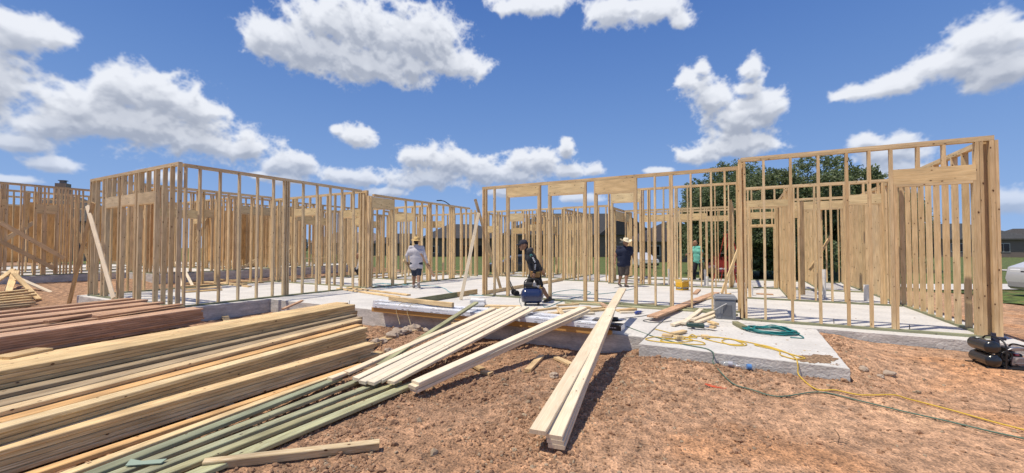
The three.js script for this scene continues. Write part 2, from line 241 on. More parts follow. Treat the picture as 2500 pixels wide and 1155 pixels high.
// loose clods of soil, too many to count
function rockGeo(seed, det = 1, squash = 0.7) {
  let g = new THREE.IcosahedronGeometry(1, det); g.deleteAttribute('uv'); g.deleteAttribute('normal'); g = mergeVertices(g, 1e-4); const p = g.attributes.position;
  for (let i = 0; i < p.count; i++) { const v = V(p.getX(i), p.getY(i), p.getZ(i)), k = 1 + 0.9 * fbm(v.x * 1.3 + seed, v.y * 1.3, v.z * 1.3 + seed, 2); p.setXYZ(i, v.x * k, v.y * k * squash, v.z * k); }
  g = g.toNonIndexed(); g.computeVertexNormals(); return g;
}
{
  const q = rng(5), mat = new THREE.MeshStandardMaterial({ roughness: 1 });
  const spec = [[26000, 0.004, 0.011], [16000, 0.007, 0.021], [1600, 0.014, 0.040]];
  spec.forEach(([n, lo, hi], si) => {
    const im = new THREE.InstancedMesh(rockGeo(si * 3 + 1, si ? 1 : 0, 0.62), mat, n); im.name = ['dirt_crumbs', 'dirt_clods', 'dirt_lumps'][si]; im.userData.kind = 'stuff'; im.userData.label = ['fine loose crumbs of dry soil', 'loose clods of dry reddish soil', 'larger lumps of turned soil'][si];
    const m = new THREE.Matrix4(), qq = new THREE.Quaternion(), e = new THREE.Euler(), col = new THREE.Color(); let k = 0, guard = 0;
    while (k < n && guard++ < n * 40) {
      const x = -6.4 + 10.4 * q(), z = -1.2 - 7.4 * q(); if (slabDist(x, z) < 0.03) continue;
      const rough = sstep(0.9, -1.6, x + 0.25 * (z + 4)), pk = sstep(-0.08, 0.25, fbm(x * 0.9 + 7, 1, z * 0.9, 3)), edge = sstep(0.5, 0.05, slabDist(x, z));
      if (q() > Math.max(0.015 + 0.07 * pk, rough * (0.18 + 0.82 * pk), 0.35 * edge)) continue;
      const s = lo + (hi - lo) * Math.pow(q(), 2.2); e.set(q() * 6, q() * 6, q() * 6); qq.setFromEuler(e);
      m.compose(V(x, gy(x, z) + s * 0.08, z), qq, V(s, s * (0.7 + 0.5 * q()), s)); im.setMatrixAt(k, m);
      const t = 0.75 + 0.5 * q(), gr = q() < 0.12 ? 1 : 0; im.setColorAt(k, col.setRGB(mix(0.31, 0.34, gr) * t, mix(0.185, 0.26, gr) * t, mix(0.11, 0.175, gr) * t)); k++;
    }
    im.count = k; im.castShadow = im.receiveShadow = true; scene.add(im);
  });
  // grey clay lumps thrown up by the trench, picked out one by one
  const clay = flat(0.40, 0.32, 0.245, 1);
  [[915, 845, 0.10], [935, 842, 0.07], [957, 832, 0.11], [972, 826, 0.12], [990, 822, 0.10], [1012, 812, 0.12], [1035, 806, 0.10], [1062, 802, 0.09], [1080, 795, 0.10], [905, 862, 0.08], [925, 868, 0.05], [948, 856, 0.06], [1395, 935, 0.07], [1352, 915, 0.06], [2110, 915, 0.05], [2150, 925, 0.035], [2172, 920, 0.06]].forEach(([px, py, s], i) => {
    const p = G(px, py, -0.2); p.y = gy(p.x, p.z) + s * 0.3; const m = solo('clay_lump', rockGeo(40 + i, 2, 0.75), clay, px < 1100 ? 'dry grey clay lump thrown up between the lumber pile and the slab' : px < 1500 ? 'small clay lump lying by the leaning board bundles' : 'clay lump by the outer corner of the front stoop', 'lump', p, px < 1100 ? 'clay lumps beside the lumber pile' : px < 1500 ? 'clay lumps by the bundles' : 'clay lumps at the stoop corner');
    m.scale.setScalar(s); m.rotation.y = i;
  });
}

// ---------- concrete ----------
const concMap = tex(768, 768, (u, v) => { const a = tn(u, v, 6, 3, 4), b = tn(u, v, 60, 8, 3), sp = sstep(0.30, 0.40, tn(u, v, 130, 12, 2)), st = sstep(0.22, 0.42, tn(u, v, 11, 21, 4)); const s = 0.785 + 0.07 * a + 0.08 * b - 0.08 * sp - 0.025 * st; return [s, s * 0.99, s * 0.965]; }, true, 1 / 3, 1 / 3);
const concBump = tex(512, 512, (u, v) => { const s = 0.5 + 0.8 * tn(u, v, 40, 2, 4); return [s, s, s]; }, false, 1 / 1.2, 1 / 1.2);
const formMap = tex(1024, 256, (u, v) => { const a = tn(u, v, 9, 33, 4), b = tn(u, v, 50, 38, 3), board = Math.abs(n3(u * 2, v * 26, 4)) * 0.08; const s = 0.785 + 0.16 * a + 0.10 * b - board; return [s, s * 0.985, s * 0.955]; }, true, 1 / 3, 1);
M.slab = new THREE.MeshStandardMaterial({ map: concMap, bumpMap: concBump, bumpScale: 0.002, roughness: 0.92 });
M.form = new THREE.MeshStandardMaterial({ map: formMap, bumpMap: concBump, bumpScale: 0.006, roughness: 0.95 });
function plate(poly, top, depth, ragged = 0) {
  const pts = []; poly.forEach(([x, z], i) => { const [x1, z1] = poly[(i + 1) % poly.length], n = ragged ? Math.ceil(Math.hypot(x1 - x, z1 - z) / 0.12) : 1; for (let k = 0; k < n; k++) { const t = k / n, X = mix(x, x1, t), Z = mix(z, z1, t); pts.push(new THREE.Vector2(X + ragged * fbm(X * 7, 1, Z * 7, 3) * (k ? 1 : 0.3), -Z + ragged * fbm(X * 7 + 9, 5, Z * 7, 3) * (k ? 1 : 0.3))); } });
  const g = new THREE.ExtrudeGeometry(new THREE.Shape(pts), { depth, bevelEnabled: true, bevelThickness: 0.008, bevelSize: 0.008, bevelSegments: 1, bevelOffset: -0.008 }); g.rotateX(-Math.PI / 2); g.translate(0, top - depth - 0.008, 0); return g;
}
const slab = structure('concrete_slab', plate(slabPoly, 0, 0.7, 0.006), [M.slab, M.form], 'pale concrete house slab with rough formed edges');
const stoop = structure('front_stoop', plate(stoopPoly, -0.012, 0.6, 0.022), [M.slab, M.form], 'pale concrete front stoop jutting from the slab');
for (const [x, y] of [[1.75, -0.11], [2.65, -0.13], [-0.2, -0.16], [-0.9, -0.2]]) {       // grout patches over tendon ends
  const st = x < 1, m = mesh('grout_patch', new THREE.CylinderGeometry(0.04, 0.05, 0.012, 9), flat(0.55, 0.54, 0.51, 1), st ? stoop : slab, V(x, y, st ? -6.24 : -8.872)); m.rotation.x = Math.PI / 2;
}
{ // crumbs of mud, sawdust and chips trodden over the slab and stoop
  const q = rng(77), n = 700, im = new THREE.InstancedMesh(rockGeo(9, 0, 0.35), new THREE.MeshStandardMaterial({ roughness: 1 }), n), m = new THREE.Matrix4(), qq = new THREE.Quaternion(), e = new THREE.Euler(), col = new THREE.Color(); im.name = 'slab_debris'; im.userData.kind = 'stuff'; im.userData.label = 'crumbs of mud and sawdust scattered over the concrete';
  for (let k = 0; k < n; k++) { let x, z; const w = q(); if (w < 0.22) { x = 1.0 - Math.abs(q() + q() - 1) * 0.5; z = -6.3 - Math.pow(q(), 2) * 0.8; } else if (w < 0.45) { x = -1.2 + 2.2 * q(); z = -6.35 - 2.4 * q(); } else { x = -10.8 + 14 * q(); z = -6.9 - 8 * Math.pow(q(), 1.5); }
    const st = boxDist(x, z, -1.34, 1.07, -8.85, -6.25) < 0.001, on = st || boxDist(x, z, -11, -1.4, -17, -6.75) < 0.001 || boxDist(x, z, -7, 3.5, -20, -8.95) < 0.001; if (!on) { x = -5 * q() - 1.5; z = -7 - 2 * q(); }
    const s = 0.003 + 0.014 * Math.pow(q(), 5), saw = q() < 0.45; e.set(0, q() * 6, 0); qq.setFromEuler(e); m.compose(V(x, (boxDist(x, z, -1.34, 1.07, -8.85, -6.25) < 0.001 ? -0.012 : 0) + s * 0.15, z), qq, V(s * (0.6 + q()), s, s)); im.setMatrixAt(k, m); const t = 0.7 + 0.5 * q(); saw ? im.setColorAt(k, col.setRGB(0.5 * t, 0.38 * t, 0.2 * t)) : im.setColorAt(k, col.setRGB(0.26 * t, 0.16 * t, 0.10 * t)); }
  im.castShadow = im.receiveShadow = true; scene.add(im); }
{ // mud trodden over the outer corner of the stoop
  const sh = new THREE.Shape(); for (let i = 0; i <= 60; i++) { const a = i / 60 * 2 * Math.PI, r = 1 + 0.9 * fbm(Math.cos(a) * 2.2 + 5, Math.sin(a) * 2.2, 3, 4), x = Math.cos(a) * 0.30 * r, y = Math.sin(a) * 0.17 * r; i ? sh.lineTo(x, y) : sh.moveTo(x, y); }
  const g = new THREE.ExtrudeGeometry(sh, { depth: 0.004, bevelEnabled: false }); g.rotateX(-Math.PI / 2); g.rotateY(0.9); g.translate(0.80, -0.0115, -6.52);
  const mm = tex(128, 128, (u, v) => { const s = 0.52 + 0.5 * tn(u, v, 12, 3, 4); return [s, s * 0.82, s * 0.64]; }, true, 3, 3), m = mesh('trodden_mud', g, new THREE.MeshStandardMaterial({ map: mm, roughness: 1 }), scene); m.userData.kind = 'stuff'; m.userData.label = 'dried mud trodden over the outer corner of the stoop'; }
// sill bolts standing out of the slab
{ const steel = flat(0.18, 0.17, 0.16, 0.6, 0.6), bg = new THREE.CylinderGeometry(0.007, 0.007, 0.09, 6);
  for (const [px, py] of [[853, 743], [940, 748], [2036, 790], [2133, 800], [2221, 806], [1634, 748]]) { const p = G(px, py, 0); mesh('anchor_bolt', bg, steel, slab, V(p.x, 0.045, p.z)); } }

// ---------- lawn, road, far ground ----------
{
  const gmap = tex(512, 512, (u, v) => { const a = tn(u, v, 14, 4, 4), b = tn(u, v, 90, 6, 2), s = 0.62 + 0.5 * a + 0.4 * b, dry = sstep(0.05, 0.35, tn(u, v, 5, 66, 3)); return [s * mix(0.50, 0.66, dry), s * 0.60, s * mix(0.27, 0.36, dry)]; }, true, 1 / 3, 1 / 3);
  const lm = new THREE.MeshStandardMaterial({ map: gmap, roughness: 1 });
  const lin = (a, b, n) => Array.from({ length: n }, (_, i) => a + (b - a) * i / n);
  const xs = [...lin(-700, -80, 14), ...lin(-80, -30, 30), ...lin(-30, 30, 110), ...lin(30, 80, 30), ...lin(80, 700, 14), 700], zs = [...lin(-15, -32, 34), ...lin(-32, -120, 60), ...lin(-120, -900, 12), -900];
  const sheet = (name, inside, lift, mat, label) => {
    const P = [], U = [], I = []; for (const z of zs) for (const x of xs) { P.push(x, -0.262 - DROP(z, x) + lift + 0.02 * n3(x * 0.4, 1, z * 0.4), z); U.push(x, z); }
    const n = xs.length; for (let j = 0; j < zs.length - 1; j++) for (let i = 0; i < n - 1; i++) { const cx = (xs[i] + xs[i + 1]) / 2, cz = (zs[j] + zs[j + 1]) / 2; if (!inside(cx, cz)) continue; const a = j * n + i; I.push(a, a + 1, a + n, a + 1, a + n + 1, a + n); }
    const g = new THREE.BufferGeometry(); g.setAttribute('position', new THREE.Float32BufferAttribute(P, 3)); g.setAttribute('uv', new THREE.Float32BufferAttribute(U, 2)); g.setIndex(I); g.computeVertexNormals(); return structure(name, g, mat, label);
  };
  const rm = new THREE.MeshStandardMaterial({ map: concMap, roughness: 0.95 });
  sheet('lawn', (x, z) => lawnMask(x, z) > 0.3 + 0.35 * n3(x * 0.7, 3, z * 0.7), 0, lm, 'mown green lawn and verge beyond the house');
  const strip = (name, pts, w, lift, label) => { const L = [], Rr = []; pts.forEach(([x, z], i) => { const [x0, z0] = pts[Math.max(0, i - 1)], [x1, z1] = pts[Math.min(pts.length - 1, i + 1)], l = Math.hypot(x1 - x0, z1 - z0), nx = -(z1 - z0) / l, nz = (x1 - x0) / l; L.push([x + nx * w / 2, z + nz * w / 2]); Rr.push([x - nx * w / 2, z - nz * w / 2]); });
    const P = [], U = [], I = []; L.forEach(([x, z], i) => { const y = -0.262 - DROP(z, x) + lift + 0.03; for (const [a, b] of [[x, z], Rr[i]]) { P.push(a, y, b); U.push(a, b); } if (i) { const k = i * 2; I.push(k - 2, k - 1, k, k - 1, k + 1, k); } });
    const g = new THREE.BufferGeometry(); g.setAttribute('position', new THREE.Float32BufferAttribute(P, 3)); g.setAttribute('uv', new THREE.Float32BufferAttribute(U, 2)); g.setIndex(I); g.computeVertexNormals(); return structure(name, g, rm, label); };
  strip('footpath', [[5.6, -22.3], [7.1, -23.4], [12, -26.1], [30, -36], [60, -52]], 2.3, 0.02, 'pale concrete footpath across the verge past the right wall');
  strip('road', [[16, -40], [40, -50], [80, -68], [160, -105]], 5, 0.02, 'pale concrete street in front of the far houses');
}

// ---------- framed walls ----------
function house(name, label, pos) { return thing(name, label, 'house', pos); }
function wall(H, ax, c, a, b, o = {}) {
  const { h = 3.1, y0 = 0, d = 0.089, studs = null, sp = 0.406, open = [], pal = 'stud', skip = [], doubles = [] } = o, T = 0.038;
  const P = (s, y, off = 0) => ax === 'x' ? V(s, y, c + off) : V(c + off, y, s), along = ax === 'x' ? V(1, 0, 0) : V(0, 0, 1);
  if (a > b) [a, b] = [b, a];
  const g = new THREE.Group(); g.name = 'wall_frame'; const org = P((a + b) / 2, y0); g.position.copy(org).sub(H.position); H.add(g);
  const put = (n, p, q, w, t, up, pl = pal) => beam(n, p, q, w, t, { pal: pl, up, parent: g, origin: org });
  const flatB = (n, s0, s1, y, pl = pal, w = d) => put(n, P(s0, y), P(s1, y), w, T, V(0, 1, 0), pl);
  const upr = (n, s, u0, u1) => { const m = put(n, P(s + rr(-0.003, 0.003), u0), P(s + rr(-0.003, 0.003), u1), d * rr(0.97, 1), T, along); return m; };
  flatB('bottom_plate', a, b, y0 + 0.021, 'sill');
  const top = y0 + h, st = top - 2 * T;
  // plates come in lengths
  const cut = (n, y) => { let s = a; while (s < b - 0.01) { const e = b - s < 4.6 ? b : s + rr(2.6, 4.2); flatB(n, s + 0.001, e - 0.001, y, R() < 0.35 ? 'warm' : pal); s = e; } };
  cut('top_plate', top - T / 2); cut('top_plate', st + T / 2 - 0.0005);
  const taken = [];
  for (const [s0r, s1r, hb, ht, opt = {}] of open) {
    const s0 = Math.min(s0r, s1r), s1 = Math.max(s0r, s1r);
    const hd = put('header', P(s0 - T, y0 + (hb + ht) / 2, 0.002), P(s1 + T, y0 + (hb + ht) / 2, 0.002), d * 0.98, ht - hb, V(0, 1, 0), pal === 'aged' ? 'aged' : 'head');
    flatB('header_plate', s0 - 0.002, s1 + 0.002, y0 + hb - T / 2, 'warm');
    for (const e of [-1, 1]) { const s = e < 0 ? s0 : s1; upr('jack_stud', s + e * T / 2, y0 + 0.04, y0 + hb - (opt.tight ? 0 : 0.0)); upr('king_stud', s + e * (T * 1.5 + 0.001), y0 + 0.04, st); taken.push([s0 - 0.08, s1 + 0.08]); }
    if (y0 + ht < st - 0.05) { const n = Math.max(1, Math.round((s1 - s0) / sp)); (opt.cripples || Array.from({ length: n + 1 }, (_, i) => mix(s0 + 0.03, s1 - 0.03, i / n))).forEach(s => upr('cripple_stud', s, y0 + ht, st)); }
    if (opt.sill) { flatB('window_sill', s0, s1, y0 + opt.sill); const n = Math.max(1, Math.round((s1 - s0) / sp)); for (let i = 0; i <= n; i++) upr('cripple_stud', mix(s0 + 0.03, s1 - 0.03, i / n), y0 + 0.04, y0 + opt.sill - T / 2); }
  }
  let list = studs; if (!list) { list = [a + 0.02, b - 0.02]; for (let s = a + sp; s < b - 0.1; s += sp) list.push(s); }
  for (const s of list) if (!taken.some(([p, q]) => s > p && s < q) && !skip.some(([p, q]) => s > p && s < q)) upr('stud', s, y0 + 0.04, st);
  for (const s of doubles) upr('stud', s, y0 + 0.04, st);
  return g;
}
const main = house('house_frame', 'new house frame of pale pine studs standing on the wide concrete slab', V(-6.7, 0, -12.5));
{
  const X = (z, ...p) => p.map(q => onX(q, z)), Z = (x, ...p) => p.map(q => onZ(q, x));
  // front walls
  let z = -10.17, x; const fx = p => onX(p, z);
  wall(main, 'x', z, -6.58, -0.06, { h: 3.13, pal: 'warm', studs: X(z, 1180.5, 1187, 1207.5, 1600, 1637, 1642, 1688, 1738, 1771, 1802), open: [[fx(1243), fx(1314), 2.82, 3.05], [fx(1346), fx(1425), 2.79, 3.05], [fx(1459), fx(1548), 2.75, 3.05]] });
  z = -9.2; const tx = p => onX(p, z);
  wall(main, 'x', z, -0.02, 3.40, { h: 3.12, d: 0.1, pal: 'warm', studs: X(z, 1810, 1820, 1867, 1933, 2001, 2070, 2125, 2398, 2424, 2436).concat([3.38]), open: [[tx(2190), tx(2376), 2.44, 2.69, { cripples: X(z, 2245, 2308) }]] });
  wall(main, 'z', -0.02, -9.28, -10.1, { h: 3.115, pal: 'warm' });
  wall(main, 'z', 3.335, -9.28, -20.1, { h: 3.08, d: 0.087, sp: 0.406 });
  // rooms behind the tall front
  z = -13.05; const ix = p => onX(p, z);
  wall(main, 'x', z, 0.05, 3.25, { h: 3.02, pal: 'warm', studs: X(z, 1825, 1939, 1950, 1990, 1999, 2030, 2160, 2172, 2190), open: [[ix(1833), ix(1921), 2.48, 2.65, { cripples: X(z, 1836, 1862, 1893, 1917) }], [ix(2070), ix(2148), 2.46, 2.68, { cripples: X(z, 2075, 2110, 2146) }]] });
  wall(main, 'z', 1.1, -13.12, -17.0, { h: 3.0, sp: 0.406, pal: 'warm' });
  wall(main, 'x', -16.45, 0.05, 1.02, { h: 2.98, open: [[0.18, 0.9, 2.1, 2.16]] });
  wall(main, 'x', -16.45, 1.18, 3.25, { h: 2.98, open: [[1.45, 2.75, 2.62, 2.86]] });
  wall(main, 'z', 2.2, -16.5, -20.1, { h: 2.97, sp: 0.406 });
  wall(main, 'x', -20.2, -4.45, 3.26, { h: 3.04, open: [[0.35, 1.2, 2.6, 2.84], [-2.95, -2.1, 2.55, 2.75], [-1.6, -0.5, 2.55, 2.75], [1.5, 2.1, 2.6, 2.84]] });
  // rooms behind the low front
  z = -15.8; const mx = p => onX(p, z);
  wall(main, 'x', z, -4.5, 0.0, { h: 3.56, d: 0.14, studs: X(z, 1487, 1493, 1571, 1583, 1587, 1621, 1650, 1654, 1680, 1712, 1747, 1780, 1800), open: [[mx(1497), mx(1562), 3.1, 3.48]] });
  wall(main, 'x', -16.3, -6.55, -4.6, { h: 3.06, studs: X(-16.3, 1373, 1379, 1402, 1411, 1440, 1462, 1480) });
  wall(main, 'z', -4.62, -16.4, -20.1, { h: 3.02, open: [[-19.4, -17.2, 2.55, 2.9]] });
  wall(main, 'z', -6.6, -16.4, -20.2, { h: 3.0, sp: 0.33 });
  wall(main, 'x', -18.4, -4.5, -0.4, { h: 3.0, open: [[-3.7, -2.7, 2.5, 2.75], [-2.2, -1.3, 2.5, 2.75]] });
  wall(main, 'z', -0.35, -15.9, -20.1, { h: 3.0, sp: 0.5 });
  z = -17.1; const wx = p => onX(p, z);
  wall(main, 'x', z, -10.95, -6.72, { h: 3.12, studs: X(z, 1190, 1203, 1212, 1225, 1285, 1292, 1300, 1312, 1335, 1350), open: [[wx(1242), wx(1276), 2.62, 2.95], [-10.75, -10.2, 2.1, 2.4]] });
  wall(main, 'x', -18.7, -10.95, -8.3, { h: 3.04, sp: 0.38, open: [[-10.2, -9.5, 2.1, 2.35]] }); wall(main, 'x', -20.4, -10.95, -6.7, { h: 3.06, sp: 0.4, open: [[-10.3, -9.3, 2.3, 2.6, { sill: 0.9 }], [-8, -7.2, 2.3, 2.6, { sill: 0.9 }]] }); wall(main, 'z', -10.98, -17.2, -20.3, { h: 3.06, sp: 0.4 });
  wall(main, 'z', -8.2, -17.2, -20.0, { h: 3.05, sp: 0.4, open: [[-19.4, -18.6, 2.1, 2.4]] });
  // garage wing at the left
  z = -4.7; const gx = p => onX(p, z);
  wall(main, 'x', z, -16.55, -11.32, { h: 3.36, d: 0.089, pal: 'aged', studs: X(z, 226, 236, 252, 400, 418, 436).concat([-11.34, -16.53]), open: [[gx(262), gx(290), 2.5, 2.76], [gx(300), gx(331), 2.5, 2.76], [gx(342), gx(379), 2.5, 2.76]] });
  x = -11.38;
  wall(main, 'z', x, -4.78, -9.95, { h: 3.345, d: 0.089, pal: 'aged', studs: Z(x, 450, 485, 535, 582, 627, 666, 692, 698, 703, 739, 773, 805, 834, 862, 887, 893) });
  wall(main, 'z', -16.5, -4.78, -10.0, { h: 3.4, d: 0.12, open: [[-7.4, -6.3, 2.4, 2.65]] });
  z = -10.08; const bx = p => onX(p, z);
  wall(main, 'x', z, -16.5, -11.2, { h: 3.33, open: [[bx(722), bx(774), 2.6, 2.85], [bx(838), bx(878), 2.45, 2.7]] });
  // the long side wall running back from the garage
  x = -11.02; const sz = p => onZ(p, x);
  wall(main, 'z', x, -10.16, -15.9, { h: 3.2, studs: Z(x, 899, 990, 1012, 1030, 1047, 1051, 1066, 1082, 1098, 1103, 1108, 1125, 1138, 1150, 1160), open: [[sz(908), sz(957), 2.75, 3.1]] });
  wall(main, 'x', -13.2, -16.5, -11.1, { h: 3.1, open: [[-12.9, -12.0, 2.5, 2.8], [-15.6, -14.4, 2.4, 2.7]] });
  wall(main, 'z', -16.5, -10.2, -16.6, { h: 3.08, open: [[-12.6, -11.4, 2.4, 2.7, { sill: 0.9 }], [-15.6, -14.2, 2.4, 2.7, { sill: 0.9 }]] });
  wall(main, 'x', -16.7, -16.5, -11.1, { h: 3.05, sp: 0.45, open: [[-14.8, -13.2, 2.4, 2.7]] });
  wall(main, 'z', -13.8, -13.3, -16.6, { h: 3.0, sp: 0.42 });
}
const next = house('house_frame', 'neighbouring house frame of weathered brown studs beyond the dirt gap', V(-24, 0.35, -8));
{
  const w = (ax, c, a, b, o = {}) => wall(next, ax, c, a, b, { y0: 0.35, h: 3.3, pal: 'warm', ...o });
  const sb = plate([[-34, 1.2], [-22.3, 1.2], [-22.3, -7.4], [-19.55, -7.4], [-19.55, -18], [-34, -18]], 0.35, 0.6); mesh('foundation', sb, [M.slab, M.form], next, V(24, -0.35, 8));
  const zz = p => onZ(p, -22.42);
  w('z', -22.42, 1.0, -7.4, { open: [[zz(5), zz(8), 2.4, 2.7], [zz(88), zz(100), 2.3, 2.6], [zz(112), zz(132), 2.3, 2.6]], studs: [1, 0.4, -0.2, ...[3, 14, 48, 56, 94, 106, 140, 148, 156, 163, 172, 182, 190, 200].map(zz), -7.2] });
  w('x', -7.5, -22.4, -19.7, { h: 3.36, sp: 0.3, open: [[-21.6, -20.7, 2.2, 2.5]] });
  w('z', -19.65, -7.56, -17.9, { h: 3.3, open: [[-9.3, -8.6, 2.3, 2.6], [-11.8, -10.3, 2.55, 2.9], [-14.6, -13.2, 2.4, 2.7]] });
  w('x', -3.4, -33.9, -22.5, { open: [[-27, -25.4, 2.2, 2.5], [-30.8, -29.4, 2.2, 2.5]] });
  w('x', -0.2, -33.9, -22.5, { open: [[-26, -23.4, 2.3, 2.6]] });
  w('z', -25.2, -3.5, -17.5, { sp: 0.36, open: [[-6.5, -5.5, 2.2, 2.5]] }); w('z', -28.2, 0.9, -17.5, { sp: 0.4 }); w('x', -10.4, -33.5, -19.8, { sp: 0.33, open: [[-23.5, -22.5, 2.2, 2.5]] });
  w('x', -14.2, -33.5, -19.8, { h: 3.26, open: [[-22.5, -21, 2.4, 2.7]] }); w('z', -22.6, -10.5, -17.8, { sp: 0.3 }); w('x', -17.9, -33.5, -19.7, {}); w('z', -33.9, 1, -17.8, { sp: 0.5 }); w('x', -12.3, -25, -19.8, { sp: 0.25, h: 2.9 });
  // sheets of wood nailed up inside
  for (const [x, z, w, ax] of [[-21.2, -7.58, 0.9, 'x'], [-20.2, -7.58, 0.6, 'x'], [-25.1, -5.9, 1.2, 'z'], [-25.1, -7.6, 1.2, 'z'], [-22.5, -11.8, 1.2, 'z'], [-22.5, -13.2, 1.2, 'z'], [-21.4, -10.3, 1.2, 'x'], [-23.6, -14.1, 1.2, 'x'], [-28.1, -3.2, 1.2, 'z'], [-28.1, -5.2, 1.2, 'z']]) beam('sheathing_panel', V(x, 0.75, z), V(x, 3.2, z), ax === 'x' ? 0.014 : w, ax === 'x' ? w : 0.014, { parent: next, origin: next.position, up: V(1, 0, 0), pal: 'amber', mat: M.plank });
  const br = (px0, py0, x0, px1, py1, x1, n = 'brace') => { const A = sight(px0, py0), B = sight(px1, py1), a = V(x0, EYE + A.y / A.x * x0, A.z / A.x * x0), b = V(x1, EYE + B.y / B.x * x1, B.z / B.x * x1); beam(n, a, b, 0.14, 0.036, { parent: next, origin: next.position, up: V(1, 0, 0), pal: 'stud' }); };
  br(0, 543, -22.3, 157, 631, -22.3); br(0, 588, -22.34, 132, 656, -22.34); br(15, 583, -24, 82, 544, -25); br(60, 555, -23, 68, 470, -23);
  br(160, 500, -24.6, 220, 640, -24.6); br(480, 590, -22, 525, 500, -22); br(590, 655, -20.6, 625, 635, -20.6); br(650, 600, -21, 700, 560, -21); br(655, 630, -21, 700, 590, -21); br(660, 660, -21, 720, 600, -21.2); br(640, 560, -23, 690, 520, -23);
}

// ---------- lumber piles ----------
const ORD = ['lowest board', 'second from the bottom', 'third from the bottom', 'fourth from the bottom', 'fifth from the bottom', 'sixth from the bottom', 'seventh from the bottom', 'eighth from the bottom', 'ninth from the bottom', 'tenth from the bottom', 'eleventh from the bottom', 'twelfth from the bottom', 'thirteenth from the bottom'];
function column(x1, slope, zFar, zNear, w, y0, n, pal, label, group, o = {}) {       // boards laid flat on one another; x1 is the front edge at z = -1
  for (let k = 0; k < n; k++) {
    const p = Array.isArray(pal) ? pal[k % pal.length] : pal, j = rr(-0.012, 0.012) - w / 2, f = zFar + rr(-0.05, 0.05), s = slope + rr(-0.0015, 0.0015), y = y0 + (k + 0.5) * 0.0395;
    if (o.topOnly && k < n - o.topOnly) continue;
    lumber(V(x1 + s * (f + 1) + j, y, f), V(x1 + s * (zNear + 1) + j, y, zNear), w * rr(0.97, 1), 0.0375, o.same ? label : label + ', ' + (k === n - 1 ? 'topmost board' : ORD[k]), group, { pal: p });
  }
}
{
  const pile = 'boards of the yellow lumber pile';
  column(-4.58, 0.06, -4.42, 0.6, 0.184, -0.215, 5, 'yellow', 'knotty pine in the low front bundle of the yellow pile', pile);
  column(-4.71, 0.165, -4.78, 0.9, 0.15, -0.215, 8, ['stud', 'yellow', 'yellow'], 'pine in the eight-high bundle of the yellow pile', 'boards of the eight-high bundle');
  column(-4.87, 0.185, -5.0, 1.1, 0.14, -0.215, 8, 'amber', 'amber pine in the narrow bundle behind the eight-high one', 'amber boards of the pile', { topOnly: 3 });
  column(-5.02, 0.20, -5.15, 1.1, 0.15, -0.215, 9, ['amber', 'grey', 'warm'], 'mixed brown lumber in the middle of the yellow pile', 'mixed boards of the pile', { topOnly: 3 });
  column(-5.20, 0.19, -5.28, 1.1, 0.19, -0.215, 9, 'grey', 'weathered grey lumber in the hollow of the yellow pile', 'grey boards of the pile', { topOnly: 2 });
  column(-5.41, 0.17, -5.30, 1.1, 0.17, -0.215, 10, ['stud', 'grey'], 'weathered pine beside the tallest yellow bundle', 'boards by the tallest bundle', { topOnly: 3 });
  column(-5.60, 0.16, -5.42, 1.2, 0.286, -0.215, 14, 'yellow', 'wide yellow pine in the front row of the tallest bundle', 'wide boards of the tallest bundle, front row');
  column(-5.89, 0.16, -5.45, 1.2, 0.286, -0.215, 14, 'yellow', 'wide yellow pine in the back row of the tallest bundle', 'wide boards of the tallest bundle, back row', { topOnly: 5 });
  for (const z of [-0.3, -2.4, -4.0]) for (const x of [-6.9, -5.2]) lumber(V(x - 0.1, -0.24, z), V(x + 1.05, -0.24, z), 0.089, 0.05, 'rough bearer board under the yellow lumber pile', 'bearers under the pile', { pal: 'grey', name: 'bearer_board' });
  { const a = G(0, 872, 0.36), b = G(108, 850, 0.36); lumber(a.setY(0.345), b.setY(0.345), 0.2, 0.038, 'short wide offcut lying on the tallest yellow bundle', undefined, { pal: 'yellow' }); }
  // red pile behind
  const rl = 'reddish cedar-toned board in the wide pile near the garage wall', rg = 'boards of the reddish pile';
  column(-9.18, 0.22, -4.55, 0.8, 0.235, -0.2, 8, 'red', 'reddish lumber in the front bundle of the red pile', rg + ', front bundle');
  let x = -9.43; for (const [w, n, zf] of [[0.14, 8, -4.6], [0.16, 7, -4.35], [0.235, 8, -4.5], [0.14, 9, -4.45], [0.235, 9, -4.2], [0.19, 10, -4.3], [0.235, 10, -4.15], [0.19, 11, -4.25], [0.235, 12, -4.05]]) { column(x, 0.22, zf, 0.8, w, -0.2, n, 'red', rl + ', loose top rows', rg + ', loose top rows', { topOnly: 2, same: true }); x -= w + 0.012; }
  for (const z of [-0.5, -2.5, -4.1]) lumber(V(-11.6, -0.225, z), V(-9.1, -0.225, z), 0.089, 0.05, 'dark bearer board under the reddish pile', 'bearers under the reddish pile', { pal: 'grey', name: 'bearer_board' });
  { const a = G(112, 787, 0.15), b = G(218, 770, 0.15); lumber(a.setY(0.16), b.setY(0.16), 0.10, 0.038, 'short red offcut on top of the reddish pile', undefined, { pal: 'red' }); const c = G(232, 776, 0.15), d = G(440, 745, 0.15); lumber(c.setY(0.165), d.setY(0.165), 0.14, 0.038, 'long red board skewed across the top of the reddish pile', undefined, { pal: 'red' }); }

  // low boards in front: two amber ones and five treated green ones fanned over the dirt
  const ground2 = (n0, f0, w, pal, label, y = -0.185) => { const a = G(n0[0], n0[1], y), b = G(f0[0], f0[1], y), d = a.clone().sub(b).normalize(); a.addScaledVector(d, 0.9); lumber(a.setY(y - 0.019), b.setY(y - 0.019), w, 0.038, label, undefined, { pal }); };
  ground2([400, 1047], [884, 887], 0.089, 'amber', 'amber pine board lying along the foot of the lumber pile', -0.165);
  ground2([400, 1066], [860, 897], 0.089, 'yellow', 'pale pine board between the amber board and the green boards', -0.17);
